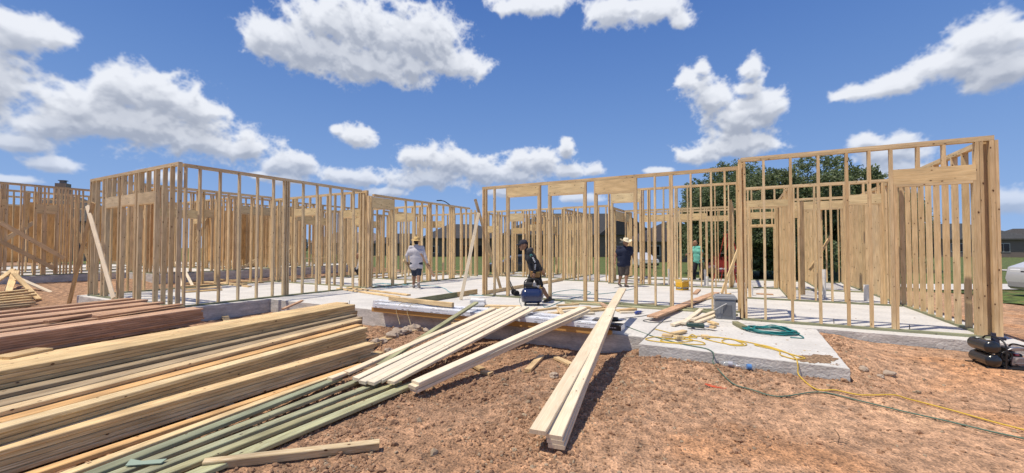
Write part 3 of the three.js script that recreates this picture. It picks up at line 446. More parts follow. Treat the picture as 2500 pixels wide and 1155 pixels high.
  ground2([400, 1085], [828, 920], 0.10, 'teal', 'blue-green treated board with the palest end, first of the fan', -0.175);
  ground2([400, 1108], [880, 925], 0.089, 'teal', 'blue-green treated board, second of the fan on the dirt', -0.18);
  ground2([400, 1131], [925, 932], 0.089, 'teal', 'blue-green treated board, third of the fan on the dirt', -0.18);
  ground2([400, 1153], [975, 930], 0.089, 'green', 'dull green treated board beside the outermost one', -0.185);
  ground2([440, 1168], [1030, 925], 0.12, 'green', 'bright green treated board, outermost of the fan on the dirt', -0.19);
  { const p = G(352, 1132, -0.17); p.y = -0.168; const s = new THREE.Shape(); s.moveTo(-0.09, -0.015); s.lineTo(0.1, -0.02); s.lineTo(0.11, 0.02); s.lineTo(-0.02, 0.018); s.lineTo(-0.1, 0.05); const g = new THREE.ExtrudeGeometry(s, { depth: 0.006, bevelEnabled: false, curveSegments: 4 }); g.rotateX(-Math.PI / 2 + 0.15); const m = solo('plastic_tag', g, flat(0.28, 0.36, 0.28, 0.5), 'torn pale green plastic tag on the treated boards', 'tag', p); m.rotation.y = 0.7; m.scale.setScalar(1.2); }

  // white boards ramped from the green ones up to the wrapped beams
  const ramp = (n0, hn, f0, hf, w, label, group, o = {}) => lumber(G(n0[0], n0[1], hn).add(V(0, -0.019 + (o.dy || 0), 0)), G(f0[0], f0[1], hf).add(V(0, -0.019 + (o.dy || 0), 0)), w, 0.0375, label, group, { pal: 'pale', ...o });
  let wi = 0; for (const [nx, ny, fx, fy] of [[846, 907, 1205, 751], [868, 922, 1232, 750], [884, 930, 1250, 749], [905, 932, 1268, 748], [926, 926, 1285, 748], [954, 930, 1306, 749]]) ramp([nx, ny], -0.115, [fx, fy], 0.30, 0.113, 'clean white sloping board, ' + ['first', 'second', 'third', 'fourth', 'fifth', 'sixth'][wi++] + ' of six counted from the yellow pile', 'white boards sloping up to the wrapped beams');
  ramp([805, 922], -0.14, [880, 893], -0.11, 0.089, 'short white offcut at the foot of the sloping white boards');
  for (const [k, e] of [[0, 0], [1, 9], [2, 4]]) ramp([1014 - e, 931 + e * 0.2], -0.085, [1424 + e, 749], 0.36, 0.14, ['white board on top of the three-high sloping bundle', 'white board in the middle of the three-high sloping bundle', 'white board at the bottom of the three-high sloping bundle'][k], undefined, { dy: -k * 0.0385 });
  ramp([1312, 1050], -0.075, [1520, 703], 0.60, 0.14, 'long white board laid askew on the bundle that reaches through the front wall');
  for (let k = 0; k < 3; k++) ramp([1352 + k * 3, 1062], -0.115, [1492 - k * 2, 752], 0.43, 0.14, ['white board directly under the askew one, top of three', 'white board under the askew one, middle of three', 'white board under the askew one, resting its end on the dirt'][k], undefined, { dy: -k * 0.0385 });
  // leaning green board, yellow boards by the trench, loose pieces on the dirt
  lumber(G(925, 893, -0.1), G(1163, 739, 0.33), 0.089, 0.038, 'single long green treated board leaning up onto the wrapped beams', undefined, { pal: 'green' });
  lumber(G(845, 862, -0.16), G(1022, 803, -0.16), 0.2, 0.06, 'wide yellow board lying on the clay between pile and slab', undefined, { pal: 'yellow' });
  lumber(G(850, 826, -0.2), G(975, 808, -0.2), 0.14, 0.04, 'grey weathered board lying in the trench beside the slab', undefined, { pal: 'grey' });
  lumber(G(870, 880, -0.2), G(928, 862, -0.2), 0.14, 0.05, 'stubby yellow offcut at the corner of the lumber pile', undefined, { pal: 'yellow' });
  const onDirt = (a, b, w, t, pal, label, group, roll = 0) => { const p = G(a[0], a[1], -0.22), q = G(b[0], b[1], -0.22); p.y = gy(p.x, p.z) + t / 2 + 0.012; q.y = gy(q.x, q.z) + t / 2 + 0.012; lumber(p, q, w, t, label, group, { pal, up: V(Math.sin(roll), Math.cos(roll), 0) }); };
  onDirt([497, 1143], [926, 1085], 0.06, 0.07, 'aged', 'dirty grey-brown board lying alone on the dirt below the green boards', undefined, 0.3);
  onDirt([1288, 905], [1322, 868], 0.089, 0.038, 'warm', 'tan offcut on the dirt between the two leaning bundles', undefined);
  onDirt([1358, 872], [1396, 892], 0.089, 0.038, 'warm', 'tan offcut half under the long askew board', undefined);
  onDirt([1153, 891], [1178, 904], 0.089, 0.038, 'warm', 'brown block in the shadow of the three-high bundle, slab side', undefined);
  onDirt([1178, 908], [1200, 914], 0.089, 0.038, 'warm', 'brown block in the shadow of the three-high bundle, dirt side', undefined);
  onDirt([543, 752], [557, 778], 0.14, 0.03, 'stud', 'short board standing askew by the dark slab edge', undefined);
  // porch and slab
  const lay = (a, b, w, t, pal, label, group, y = 0.003) => lumber(G(a[0], a[1], t).setY(y + t / 2), G(b[0], b[1], t).setY(y + t / 2), w, t, label, group, { pal });
  const sc = 'short pine offcut scattered on the porch slab behind the wrapped beams', sg = 'offcuts scattered on the porch';
  [[1360, 744, 1412, 741], [1362, 753, 1440, 749], [1300, 757, 1362, 750], [1340, 763, 1402, 756], [1300, 769, 1336, 765], [1440, 753, 1480, 749], [1438, 758, 1487, 753], [1508, 757, 1550, 753], [1514, 761, 1548, 760], [1320, 772, 1366, 762], [1185, 745, 1270, 747], [1200, 751, 1260, 753], [1090, 768, 1150, 772], [1150, 775, 1240, 770], [1120, 756, 1160, 752], [1270, 762, 1300, 758], [1395, 738, 1470, 739], [1550, 742, 1600, 741], [1420, 765, 1450, 763], [1105, 790, 1180, 783]].forEach(([a, b, c, d], i) => lay([a, b], [c, d], [0.089, 0.14, 0.07][i % 3], 0.038, ['stud', 'yellow', 'warm', 'pale', 'stud'][i % 5], sc, sg, 0.003 + (i % 4) * 0.002));
  lay([1364, 757], [1374, 771], 0.089, 0.038, 'stud', 'square offcut laid across the scattered ones beside the three-high bundle', undefined, 0.045);
  lay([1468, 741], [1486, 752], 0.1, 0.038, 'red', 'short red offcut by the long askew board inside the porch', undefined, 0.02);
  lumber(G(1592, 772, 0.1).setY(0.09), G(1748, 713, 0.06).setY(0.04), 0.2, 0.038, 'reddish plank propped across the front wall plate', undefined, { pal: 'red' });
  lumber(G(1690, 735, 0.05).setY(0.03), G(1782, 716, 0.03).setY(0.022), 0.089, 0.038, 'thin tan board lying beside the reddish plank inside the front wall', undefined, { pal: 'warm' });
  lay([1696, 716], [1706, 706], 0.12, 0.04, 'red', 'small red block on the slab near the yellow carton', undefined);
  lay([1846, 716], [1888, 718], 0.12, 0.03, 'red', 'flat red offcut on the slab inside the tall front', undefined);
  const cut = 'pale offcut in the heap beside the grey cooler', cg = 'offcuts beside the cooler';
  [[1642, 791, 1692, 777], [1668, 789, 1712, 755], [1690, 783, 1745, 762], [1700, 786, 1748, 768], [1732, 785, 1750, 791], [1728, 798, 1746, 801], [1640, 813, 1672, 806], [1618, 817, 1642, 820], [1650, 822, 1660, 826], [1712, 818, 1730, 819]].forEach(([a, b, c, d], i) => lay([a, b], [c, d], 0.089, 0.038, i < 4 ? 'pale' : 'yellow', cut, cg, 0.003 + (i % 3) * 0.012));
  lay([1795, 783], [1818, 795], 0.1, 0.06, 'sill', 'green treated block at the foot of the tall corner post', undefined, -0.008);
  [[1355, 731, 1640, 747], [1380, 737, 1700, 757], [1500, 737, 1800, 767]].forEach(([a, b, c, d], i) => lay([a, b], [c, d], 0.089, 0.038, i === 1 ? 'green' : 'sill', ['green treated plate lying just outside the front wall', 'pale green plate on the porch in front of the front wall, longest', 'dark green plate running to the tall corner post'][i], undefined));
  lumber(V(-7.05, 0.075, -7.15), V(-6.97, 0.075, -9.45), 0.038, 0.14, 'green treated board standing on edge along the porch', undefined, { pal: 'sill' });
  lumber(V(-6.965, 0.075, -9.47), V(-6.93, 0.075, -10.4), 0.038, 0.14, 'brown board standing on edge in line with the green one', undefined, { pal: 'warm' });
  lumber(V(-6.62, 0.06, -10.5), V(-6.5, 0.06, -16.1), 0.038, 0.11, 'tan plate on edge running back across the slab from the front wall', undefined, { pal: 'stud' });
  lay([826, 703], [972, 724], 0.14, 0.038, 'yellow', 'pale yellow board on the slab outside the garage side wall, longer one', undefined);
  lay([850, 701], [998, 719], 0.14, 0.038, 'yellow', 'pale yellow board on the slab beside the longer one', undefined, 0.004);
  lumber(G(690, 755, -0.05), G(738, 734, 0.06), 0.07, 0.038, 'reddish stick propped against the slab edge', undefined, { pal: 'red' });
  [0, 1, 2].forEach(k => lay([444, 712 - k * 4], [541 - k * 2, 706 - k * 4], 0.2, 0.038, 'yellow', ['lowest', 'middle', 'topmost'][k] + ' yellow board in the small stack on the garage slab', 'small stack in the garage', 0.003 + k * 0.039));
  lumber(G(442, 700, 0.05), G(430, 640, 0.7), 0.089, 0.038, 'pale board leaning in the garage behind the corner post, steeper one', undefined, { pal: 'pale' });
  lumber(G(470, 698, 0.03), G(448, 655, 0.55), 0.089, 0.038, 'pale board leaning in the garage behind the corner post, lower one', undefined, { pal: 'pale' });
  // boards strewn by the neighbouring house
  const far = (a, b, ya, yb, w, pal, label, group) => lumber(G(a[0], a[1], ya), G(b[0], b[1], yb), w, 0.05, label, group, { pal });
  far([8, 664], [128, 716], 0.60, -0.08, 0.14, 'pale', 'pale board sliding down off the heap toward the dirt gap');
  far([-20, 695], [32, 658], 0.35, 0.65, 0.12, 'yellow', 'yellow board crossing the heap by the neighbouring house');
  far([34, 668], [95, 731], 0.58, -0.14, 0.12, 'yellow', 'yellow board reaching from the heap over the flat stack');
  far([20, 712], [38, 662], 0.1, 0.62, 0.16, 'yellow', 'wide yellow board standing steeply in the heap');
  for (let k = 0; k < 7; k++) far([-60, 722 + k * 6], [72 + (k % 3) * 6, 707 + k * 6.4], 0.12 - k * 0.04, 0.12 - k * 0.04, 0.14, k > 4 ? 'grey' : 'yellow', 'yellow board in the low flat stack by the neighbouring house, ' + (k ? ['', 'second', 'third', 'fourth', 'fifth', 'sixth', 'seventh'][k] + ' from its top' : 'its top board'), 'low flat stack by the neighbour');
  for (const [a, b, c, d] of [[455, 692, 560, 690], [470, 686, 600, 695], [500, 680, 640, 690], [520, 690, 610, 700], [880, 668, 960, 664], [905, 676, 985, 668], [870, 660, 930, 655], [1040, 664, 1150, 660], [1060, 671, 1120, 668], [1180, 676, 1240, 672], [1200, 670, 1300, 668]]) far([a, b], [c, d], 0.02, 0.02, 0.12, R() < 0.5 ? 'yellow' : 'warm', a < 700 ? 'loose pale board on the dirt behind the garage' : 'loose board strewn behind the long side wall', a < 700 ? 'loose boards behind the garage' : 'loose boards behind the side wall');
}
// wrapped engineered beams on the slab edge
{
  const cv = document.createElement('canvas'); cv.width = 2048; cv.height = 256; const c = cv.getContext('2d');
  c.fillStyle = '#e4e8ef'; c.fillRect(0, 0, 2048, 256); c.fillStyle = '#15161c';
  c.textBaseline = 'middle'; c.textAlign = 'left'; const word = (t, x, y, px) => { c.save(); c.translate(x, y); c.scale(0.4, 1); c.font = 'bold ' + px + 'px sans-serif'; c.fillText(t, 0, 0); c.restore(); };
  for (let x = 30; x < 1900; x += 290) { word('POWER PRODUCTS', x, 50, 46); word('POWER PRODUCTS', x + 110, 196, 34); c.fillRect(x, 176, 22, 40); c.fillRect(x + 48, 186, 40, 22); }
  c.fillRect(1930, 0, 118, 256); c.fillRect(0, 240, 2048, 16); c.fillStyle = '#e4e8ef'; word('POWER', 1936, 120, 60); c.fillStyle = '#15161c';
  const wrap = new THREE.CanvasTexture(cv); wrap.colorSpace = THREE.SRGBColorSpace; wrap.wrapS = THREE.RepeatWrapping;
  const film = new THREE.MeshPhysicalMaterial({ map: wrap, roughness: 0.42, clearcoat: 0.3, clearcoatRoughness: 0.3 });
  const lvlMap = tex(512, 64, (u, v) => { const s = 0.82 + 0.12 * Math.sin(v * Math.PI * 16) * 0.5 + 0.2 * tn(u, v, 5, 7, 3); return [s * 0.92, s * 0.70, s * 0.40]; });
  const lvl = new THREE.MeshStandardMaterial({ map: lvlMap, roughness: 0.7 });
  const bm = (a, b, w, t, name, mat, label, group) => { const d = b.clone().sub(a), L = d.length(), g = new RoundedBoxGeometry(L, t, w, 2, 0.008); const m = solo(name, g, mat, label, 'beam', a.clone().add(b).multiplyScalar(0.5), group); m.rotation.y = -Math.atan2(d.z, d.x); return m; };
  const zl = -6.42, zr = -6.48;
  bm(V(-7.05, 0.05, -6.52), V(-1.95, 0.05, -6.56), 0.09, 0.095, 'engineered_beam', lvl, 'bare amber laminated beam at the outer face of the beam stack', undefined);
  bm(V(-6.9, 0.05, -6.63), V(-1.85, 0.05, -6.66), 0.09, 0.095, 'engineered_beam', lvl, 'bare amber laminated beam set inside the beam stack', undefined);
  bm(V(-7.2, 0.05, -6.85), V(-2.2, 0.05, -6.90), 0.2, 0.095, 'engineered_beam', lvl, 'wide laminated beam under the rear wrapped beam', undefined);
  bm(V(-7.0, 0.15, -6.57), V(-1.66, 0.13, -6.62), 0.24, 0.085, 'wrapped_beam', film, 'white film-wrapped beam printed with black lettering, nearest the trench', undefined);
  bm(V(-7.3, 0.16, -6.86), V(-1.9, 0.145, -6.9), 0.24, 0.085, 'wrapped_beam', film, 'white film-wrapped beam printed with black lettering, against the porch', undefined);
  lumber(V(-6.9, 0.26, -6.86), V(-5.05, 0.25, -6.72), 0.07, 0.09, 'tan board on edge lying on top of the wrapped beams', undefined, { pal: 'stud' });
  // cords tied round the beams
  const strapM = flat(0.45, 0.36, 0.2, 0.8);
  for (const [x, i] of [[-6.3, 0], [-6.0, 1]]) { const c2 = new THREE.CatmullRomCurve3([V(x, 0.21, -6.9), V(x + 0.02, 0.215, -6.55), V(x + 0.01, 0.1, -6.44), V(x + 0.1, -0.05, -6.40), V(x + 0.25, -0.16, -6.3)]); solo('tie_string', new THREE.TubeGeometry(c2, 20, 0.006, 5), strapM, i ? 'loose tan string trailing from the wrapped beams, longer tail' : 'loose tan string trailing from the end of the wrapped beams', 'string'); }
}
// leaning braces
{
  const lean = (a, b, w, label, pal = 'stud') => tag(beam('brace_board', a, b, w, 0.038, { pal, mat: pal === 'pale' ? M.clean : M.plank, eased: true, up: V(0.6, 0, 0.8) }), label, 'brace');
  lean(G(1125, 733, 0).setY(0.02), V(-6.66, 2.38, -10.08), 0.089, 'board leaning against the end post of the low front wall', 'pale');
  { const d = sight(1160, 486), z = -10.7; lean(G(1224, 712, 0).setY(0.02), V(d.x / d.z * z, EYE + d.y / d.z * z, z), 0.089, 'board crossing behind the end post of the low front wall', 'stud'); }
  { const d = sight(228, 495), z = -4.5; const p = G(168, 738, -0.2); p.y = gy(p.x, p.z); lean(p, V(d.x / d.z * z, EYE + d.y / d.z * z, z), 0.1, 'board leaning on the garage end from the dirt gap', 'stud'); }
  { const d = sight(213, 503), z = -4.48; const b = V(d.x / d.z * z, EYE + d.y / d.z * z, z), e = sight(277, 728), q = V(e.x / e.z * -4.36, EYE + e.y / e.z * -4.36, -4.36); lean(q, b, 0.1, 'pale board leaning on the garage front beside the red pile', 'pale'); }
  { const d = sight(1813, 580), z = -15.7, e = sight(1762, 711); lean(V(e.x / e.z * -13.9, 0.02, -13.9), V(d.x / d.z * z, EYE + d.y / d.z * z, z), 0.089, 'brace leaning inside the low front beside the tall corner', 'yellow'); }
  { const d = sight(2030, 573), z = -17.5, e = sight(1977, 660); lean(V(e.x / e.z * -17.2, EYE + e.y / e.z * -17.2, -17.2), V(d.x / d.z * z, EYE + d.y / d.z * z, z), 0.089, 'diagonal brace deep in the tall front rooms', 'stud'); }
  { const p = V(onX(1958, -14.6), 0.02, -14.6); lean(p, V(p.x, 2.72, -14.62), 0.14, 'loose post standing upright inside the tall front rooms', 'warm'); }
}

// ---------- small tools, hoses and other things ----------
function mg(list) { return mergeGeometries(list.map(g => { g = g.index ? g.toNonIndexed() : g; for (const k of Object.keys(g.attributes)) if (!['position', 'normal', 'uv'].includes(k)) g.deleteAttribute(k); return g; })); }
const at = (g, x, y, z, rx = 0, ry = 0, rz = 0) => { g.applyMatrix4(new THREE.Matrix4().compose(V(x, y, z), new THREE.Quaternion().setFromEuler(new THREE.Euler(rx, ry, rz)), V(1, 1, 1))); return g; };
const rbox = (x, y, z, r = 0.01, s = 2) => new RoundedBoxGeometry(x, y, z, s, Math.min(r, x / 2.01, y / 2.01, z / 2.01));
const cyl = (r0, r1, h, n = 20) => new THREE.CylinderGeometry(r0, r1, h, n);
const tube = (pts, r, seg = 24, rad = 7, closed = false) => new THREE.TubeGeometry(new THREE.CatmullRomCurve3(pts.map(p => p.isVector3 ? p : V(...p)), closed, 'catmullrom', 0.5), seg, r, rad, closed);
const lathe = (pts, n = 28) => new THREE.LatheGeometry(pts.map(p => new THREE.Vector2(...p)), n);
const black = flat(0.02, 0.02, 0.022, 0.45), blackRub = flat(0.025, 0.025, 0.027, 0.85), steel = flat(0.45, 0.45, 0.46, 0.35, 0.9), brass = flat(0.55, 0.38, 0.14, 0.35, 0.9);
const paint = (r, g, b, rough = 0.3) => new THREE.MeshPhysicalMaterial({ color: new THREE.Color().setRGB(r, g, b), roughness: rough, clearcoat: 0.6, clearcoatRoughness: 0.15 });
function textMat(w, h, bg, draw, o = {}) { const cv = document.createElement('canvas'); cv.width = w; cv.height = h; const c = cv.getContext('2d'); c.fillStyle = bg; c.fillRect(0, 0, w, h); draw(c); const t = new THREE.CanvasTexture(cv); t.colorSpace = THREE.SRGBColorSpace; return new THREE.MeshStandardMaterial({ map: t, roughness: 0.6, ...o }); }
{ // blue pancake-free air compressor: lying tank, pump, handle
  const p = G(1299, 745, 0), t = thing('air_compressor', 'dark blue air compressor with a lying tank on the porch', 'compressor', p, YAW); t.scale.setScalar(1.12);
  const blue = paint(0.012, 0.024, 0.085, 0.25), r = 0.165, L = 0.27;
  const prof = []; for (let i = 0; i <= 8; i++) { const a = i / 8 * Math.PI / 2; prof.push([Math.sin(a) * r, -L / 2 - Math.cos(a) * 0.11]); } for (let i = 0; i <= 8; i++) { const a = i / 8 * Math.PI / 2; prof.push([Math.cos(a) * r, L / 2 + Math.sin(a) * 0.11]); }
  mesh('tank', at(lathe(prof, 32), 0, 0.205, 0, 0, 0, Math.PI / 2), blue, t);
  mesh('weld_seam', at(new THREE.TorusGeometry(r + 0.001, 0.005, 6, 40), -L / 2, 0.205, 0, 0, Math.PI / 2, 0), blue, t);
  for (const x of [-0.14, 0.14]) mesh('foot', mg([at(rbox(0.03, 0.07, 0.22, 0.008), x, 0.045, 0), at(rbox(0.05, 0.02, 0.26, 0.008), x, 0.011, 0)]), black, t);
  mesh('saddle', at(rbox(0.26, 0.03, 0.13, 0.006), 0, 0.385, 0), black, t);
  mesh('motor', mg([at(cyl(0.055, 0.055, 0.14), -0.07, 0.44, 0, 0, 0, Math.PI / 2), at(cyl(0.045, 0.05, 0.03), -0.15, 0.44, 0, 0, 0, Math.PI / 2)]), black, t);
  mesh('pump_head', mg([0, 1, 2, 3].map(i => at(rbox(0.085, 0.008, 0.09, 0.002, 1), 0.05, 0.42 + i * 0.018, 0)).concat([at(rbox(0.06, 0.09, 0.06, 0.008), 0.05, 0.44, 0)])), steel, t);
  mesh('handle', tube([[-0.17, 0.34, 0], [-0.16, 0.5, 0], [-0.08, 0.56, 0], [0.08, 0.56, 0], [0.16, 0.5, 0], [0.17, 0.34, 0]], 0.012, 40), black, t);
  mesh('gauge', at(cyl(0.028, 0.028, 0.02), 0.13, 0.41, 0.09, Math.PI / 2), steel, t); mesh('regulator', mg([at(cyl(0.018, 0.018, 0.06), 0.16, 0.40, 0.07), at(cyl(0.012, 0.012, 0.05), 0.19, 0.38, 0.07, 0, 0, Math.PI / 2)]), brass, t);
  const lab = new THREE.CylinderGeometry(r + 0.002, r + 0.002, 0.16, 10, 1, true, 1.55, 0.3); at(lab, 0.09, 0.205, 0, 0, 0, Math.PI / 2);
  mesh('lettering', lab, textMat(128, 64, '#0c1430', c => { c.translate(64, 32); c.rotate(Math.PI / 2 * 0); c.fillStyle = '#e6eaf4'; c.font = 'bold 34px sans-serif'; c.textAlign = 'center'; c.textBaseline = 'middle'; c.save(); c.restore(); c.fillText('ESTR', 0, 0); }), t);
}
{ // grey square cooler with lid and bail
  const p = G(1770, 777, 0).setY(-0.01), t = thing('cooler_box', 'grey plastic square cooler with a lid and swing handle', 'cooler', p, YAW - 0.40); t.scale.setScalar(1.08);
  const g1 = flat(0.19, 0.20, 0.215, 0.55), g2 = flat(0.25, 0.265, 0.285, 0.5), g3 = flat(0.12, 0.125, 0.135, 0.6);
  const b = rbox(0.345, 0.36, 0.31, 0.025, 3), q = b.attributes.position; for (let i = 0; i < q.count; i++) { const k = 0.93 + 0.07 * (q.getY(i) + 0.18) / 0.36; q.setX(i, q.getX(i) * k); q.setZ(i, q.getZ(i) * k); } mesh('body', toCreasedNormals(at(b, 0, 0.18, 0), 0.5), g1, t); mesh('lid', mg([at(rbox(0.375, 0.05, 0.335, 0.018, 3), 0, 0.385, 0), at(rbox(0.33, 0.03, 0.29, 0.014), 0, 0.42, 0)]), g2, t);
  mesh('panel', at(rbox(0.14, 0.2, 0.01, 0.004), 0.03, 0.17, 0.152), g3, t); for (const x of [-0.1, 0.14]) mesh('rib', at(rbox(0.05, 0.3, 0.012, 0.004), x, 0.17, 0.151), g1, t);
  mesh('handle', tube([[0.02, 0.3, 0.165], [-0.08, 0.24, 0.185], [-0.17, 0.18, 0.18], [-0.19, 0.17, 0.1]], 0.007, 20), flat(0.5, 0.5, 0.5, 0.5), t); mesh('latch', at(rbox(0.04, 0.06, 0.02, 0.005), 0.19, 0.33, 0), black, t);
}
function nailer(name, label, p, turn, bodyM, s = 1, roll = 1.35) {
  const t = thing(name, label, 'nail gun', p, turn), g = new THREE.Group(); const put = (n, geo, m) => { at(geo, 0, 0, 0, roll); geo.scale(s, s, s); geo.translate(0, 0.055 * s, 0); mesh(n, geo, m, t); };
  put('motor_body', mg([at(rbox(0.20, 0.085, 0.08, 0.03, 3), -0.08, 0, 0), at(cyl(0.042, 0.036, 0.1), 0.04, 0, 0, 0, 0, Math.PI / 2)]), bodyM);
  put('nose', mg([at(rbox(0.1, 0.03, 0.03, 0.006), 0.13, -0.005, 0), at(cyl(0.012, 0.009, 0.05, 10), 0.2, -0.01, 0, 0, 0, Math.PI / 2)]), steel);
  put('grip', at(rbox(0.05, 0.17, 0.045, 0.02, 3), -0.1, -0.11, 0, 0, 0, -0.2), blackRub);
  put('magazine', at(rbox(0.30, 0.04, 0.028, 0.006), 0.03, -0.15, 0, 0, 0, 0.62), black);
  put('hose_fitting', at(cyl(0.012, 0.012, 0.05, 10), -0.13, -0.21, 0), brass);
  return t;
}
nailer('nail_gun', 'green and black framing nail gun lying among offcuts on the stoop', G(1705, 803, 0), YAW - 0.45, paint(0.02, 0.05, 0.035, 0.4), 1.05);
nailer('nail_gun', 'black nail gun lying on the printed end of the wrapped beam', V(-1.85, 0.185, -6.72), YAW - 0.2, black, 0.95, 1.2);
nailer('nail_gun', 'small bright blue nail gun on the porch by the tan offcuts', G(1560, 767, 0), YAW + 0.7, paint(0.02, 0.05, 0.25, 0.35), 0.75, 0.5);
{ // hand truck leaning inside the front wall
  const p = G(1256, 722, 0), t = thing('hand_truck', 'small black folding hand truck leaning by the front wall opening', 'hand truck', p, YAW + 0.2); t.scale.setScalar(1.15);
  const tilt = -0.42; const pt = (x, y) => [Math.sin(tilt) * y + 0, Math.cos(tilt) * y + 0.06, x];
  for (const x of [-0.13, 0.13]) { mesh('rail', tube([pt(x, 0), pt(x, 0.25), pt(x, 0.5), pt(x * 0.9, 0.56)], 0.012, 16), black, t); const w = at(new THREE.TorusGeometry(0.055, 0.02, 8, 20), 0.02, 0.075, x * 1.25, 0, 0, 0); mesh('wheel', mg([w, at(cyl(0.045, 0.045, 0.02), 0.02, 0.075, x * 1.25, Math.PI / 2)]), blackRub, t); }
  for (const y of [0.12, 0.26, 0.4, 0.55]) mesh('crossbar', tube([pt(-0.13, y), pt(0, y), pt(0.13, y)], 0.009, 8), black, t);
  mesh('toe_plate', at(rbox(0.22, 0.012, 0.3, 0.004), 0.1, 0.012, 0), black, t); for (const y of [0.2, 0.33]) mesh('strut', tube([pt(-0.06, y - 0.08), pt(-0.06, y + 0.1)], 0.007, 6), black, t);
}
function stepLadder(label, p, turn, h, rail, step) {
  const t = thing('step_ladder', label, 'ladder', p, turn), s = h * 0.27;
  for (const x of [-1, 1]) { mesh('rail', tube([[x * 0.27, 0, s], [x * 0.16, h, 0.04]], 0.026, 2, 5), rail, t); mesh('rear_rail', tube([[x * 0.25, 0, -s], [x * 0.15, h, -0.04]], 0.02, 2, 5), rail, t); }
  for (let k = 1; k <= 5; k++) { const f = k / 6, w = mix(0.52, 0.32, f); mesh('step', at(rbox(w, 0.025, 0.08, 0.004, 1), 0, h * f, mix(s, 0.04, f)), step, t); } for (const f of [0.25, 0.6]) mesh('brace', tube([[-0.22, h * f, -mix(s, 0.04, f)], [0.22, h * f, -mix(s, 0.04, f)]], 0.012, 2, 5), step, t);
  mesh('top_cap', at(rbox(0.38, 0.06, 0.16, 0.012), 0, h, 0), rail, t); return t;
}
stepLadder('red fibreglass step ladder behind the tall corner post', G(1778, 690, 0).setZ(-19.0), YAW + 0.5, 1.9, flat(0.42, 0.05, 0.03, 0.5), steel);
{ const t = thing('straight_ladder', 'pale wooden ladder with an orange top standing behind the back rooms', 'ladder', V(-9.0, 0, -19.2), YAW + 0.9), wm = flat(0.6, 0.42, 0.22, 0.7);
  for (const x of [-0.2, 0.2]) mesh('rail', tube([[x, 0, 0], [x, 2.6, -0.3]], 0.025, 2, 6), wm, t); for (let k = 1; k < 9; k++) mesh('rung', at(cyl(0.016, 0.016, 0.4, 8), 0, k * 0.29, -k * 0.0335, 0, 0, Math.PI / 2), flat(0.7, 0.6, 0.45, 0.6), t); mesh('top_cap', at(rbox(0.46, 0.12, 0.07, 0.01), 0, 2.62, -0.3), flat(0.75, 0.30, 0.02, 0.6), t); }
{ // yellow carton
  const p = G(1666, 708, 0), t = thing('carton', 'yellow cardboard carton with a dark printed band on the slab', 'carton', p, YAW + 0.55), y = textMat(128, 128, '#d9a92a', c => { c.fillStyle = '#20252c'; c.fillRect(8, 72, 112, 38); c.fillStyle = '#e8e2cf'; c.fillRect(16, 80, 60, 6); c.fillRect(16, 92, 80, 6); c.fillRect(84, 78, 28, 10); });
  mesh('box', at(rbox(0.34, 0.24, 0.24, 0.006, 1), 0, 0.122, 0), y, t); for (const s of [-1, 1]) mesh('flap', at(rbox(0.33, 0.004, 0.12, 0.001, 1), 0, 0.285, s * 0.145, s * -0.75), flat(0.62, 0.42, 0.10, 0.8), t); }
{ // crumpled white bag
  const g = rbox(0.36, 0.18, 0.24, 0.06, 6), q = g.attributes.position; for (let i = 0; i < q.count; i++) { const x = q.getX(i), y = q.getY(i), z = q.getZ(i), k = 1 + 0.5 * fbm(x * 9, y * 9, z * 9, 3); q.setXYZ(i, x * k, y * k, z * k); } g.computeVertexNormals();
  const p = G(1168, 748, 0); p.y = 0.09; const m = solo('paper_sack', toCreasedNormals(g, 0.3), flat(0.72, 0.72, 0.72, 0.85), 'crumpled white paper sack on the porch by the green board', 'sack', p); m.rotation.y = YAW; }
{ // drain stubs cast into the slab
  const pvc = flat(0.78, 0.78, 0.76, 0.35);
  [[1634, 697, 0.6, 'white plastic drain stub near the yellow carton'], [1722, 697, 0.58, 'tall white drain stub behind the yellow carton'], [1727, 700, 0.36, 'short white drain stub beside the tall one'], [1788, 697, 0.56, 'white drain stub beside the red ladder'], [2013, 727, 0.78, 'slim white drain stub in the tall front rooms'], [2117, 735, 0.42, 'stout white drain stub near the right inner wall'], [1835, 722, 0.3, 'low white drain stub at the tall corner']].forEach(([px, py, h, lab], i) => {
    const r = i === 5 ? 0.065 : 0.04, p = G(px, py, 0); solo('drain_pipe', lathe([[r - 0.006, 0], [r, 0], [r, h * 0.7], [r + 0.005, h * 0.7], [r + 0.005, h], [r - 0.006, h], [r - 0.006, 0.02]], 18), pvc, lab, 'pipe', p); }); }
// hoses and cords lying on slab and dirt
const surf = (x, z) => boxDist(x, z, -1.36, 1.09, -8.86, -6.24) < 0.001 ? -0.012 : slabDist(x, z) < 0.005 ? 0 : gy(x, z) + 0.01;
function cord(name, px, r, mat, label, cat, wob = 0) {
  const ps = px.map(([a, b, h]) => { if (h === 'edge') { const e = G(a, b, -0.01); return [V(e.x, -0.002, -6.2), V(e.x + 0.005, -0.06, -6.165), V(e.x + 0.01, gy(e.x, -6.12) + 0.02, -6.11)]; } let p = G(a, b, h ?? (b > 0 ? -0.01 : 0)); if (h === undefined) { p = G(a, b, -0.01); if (surf(p.x, p.z) < -0.1) { p = G(a, b, -0.24); p.y = surf(p.x, p.z); p = G(a, b, p.y); } if (p.z > -6.26 && p.z < -5.9 && p.x > -1.2 && p.x < 1.05 && b < 884) { const e = G(a, b, -0.01); p = V(e.x, 0, Math.min(e.z, -6.27)); } p.y = surf(p.x, p.z) + r + 0.002 + (wob ? wob * R() : 0); } return p; }).flat();
  return solo(name, tube(ps, r, px.length * 9, 6), mat, label, cat);
}
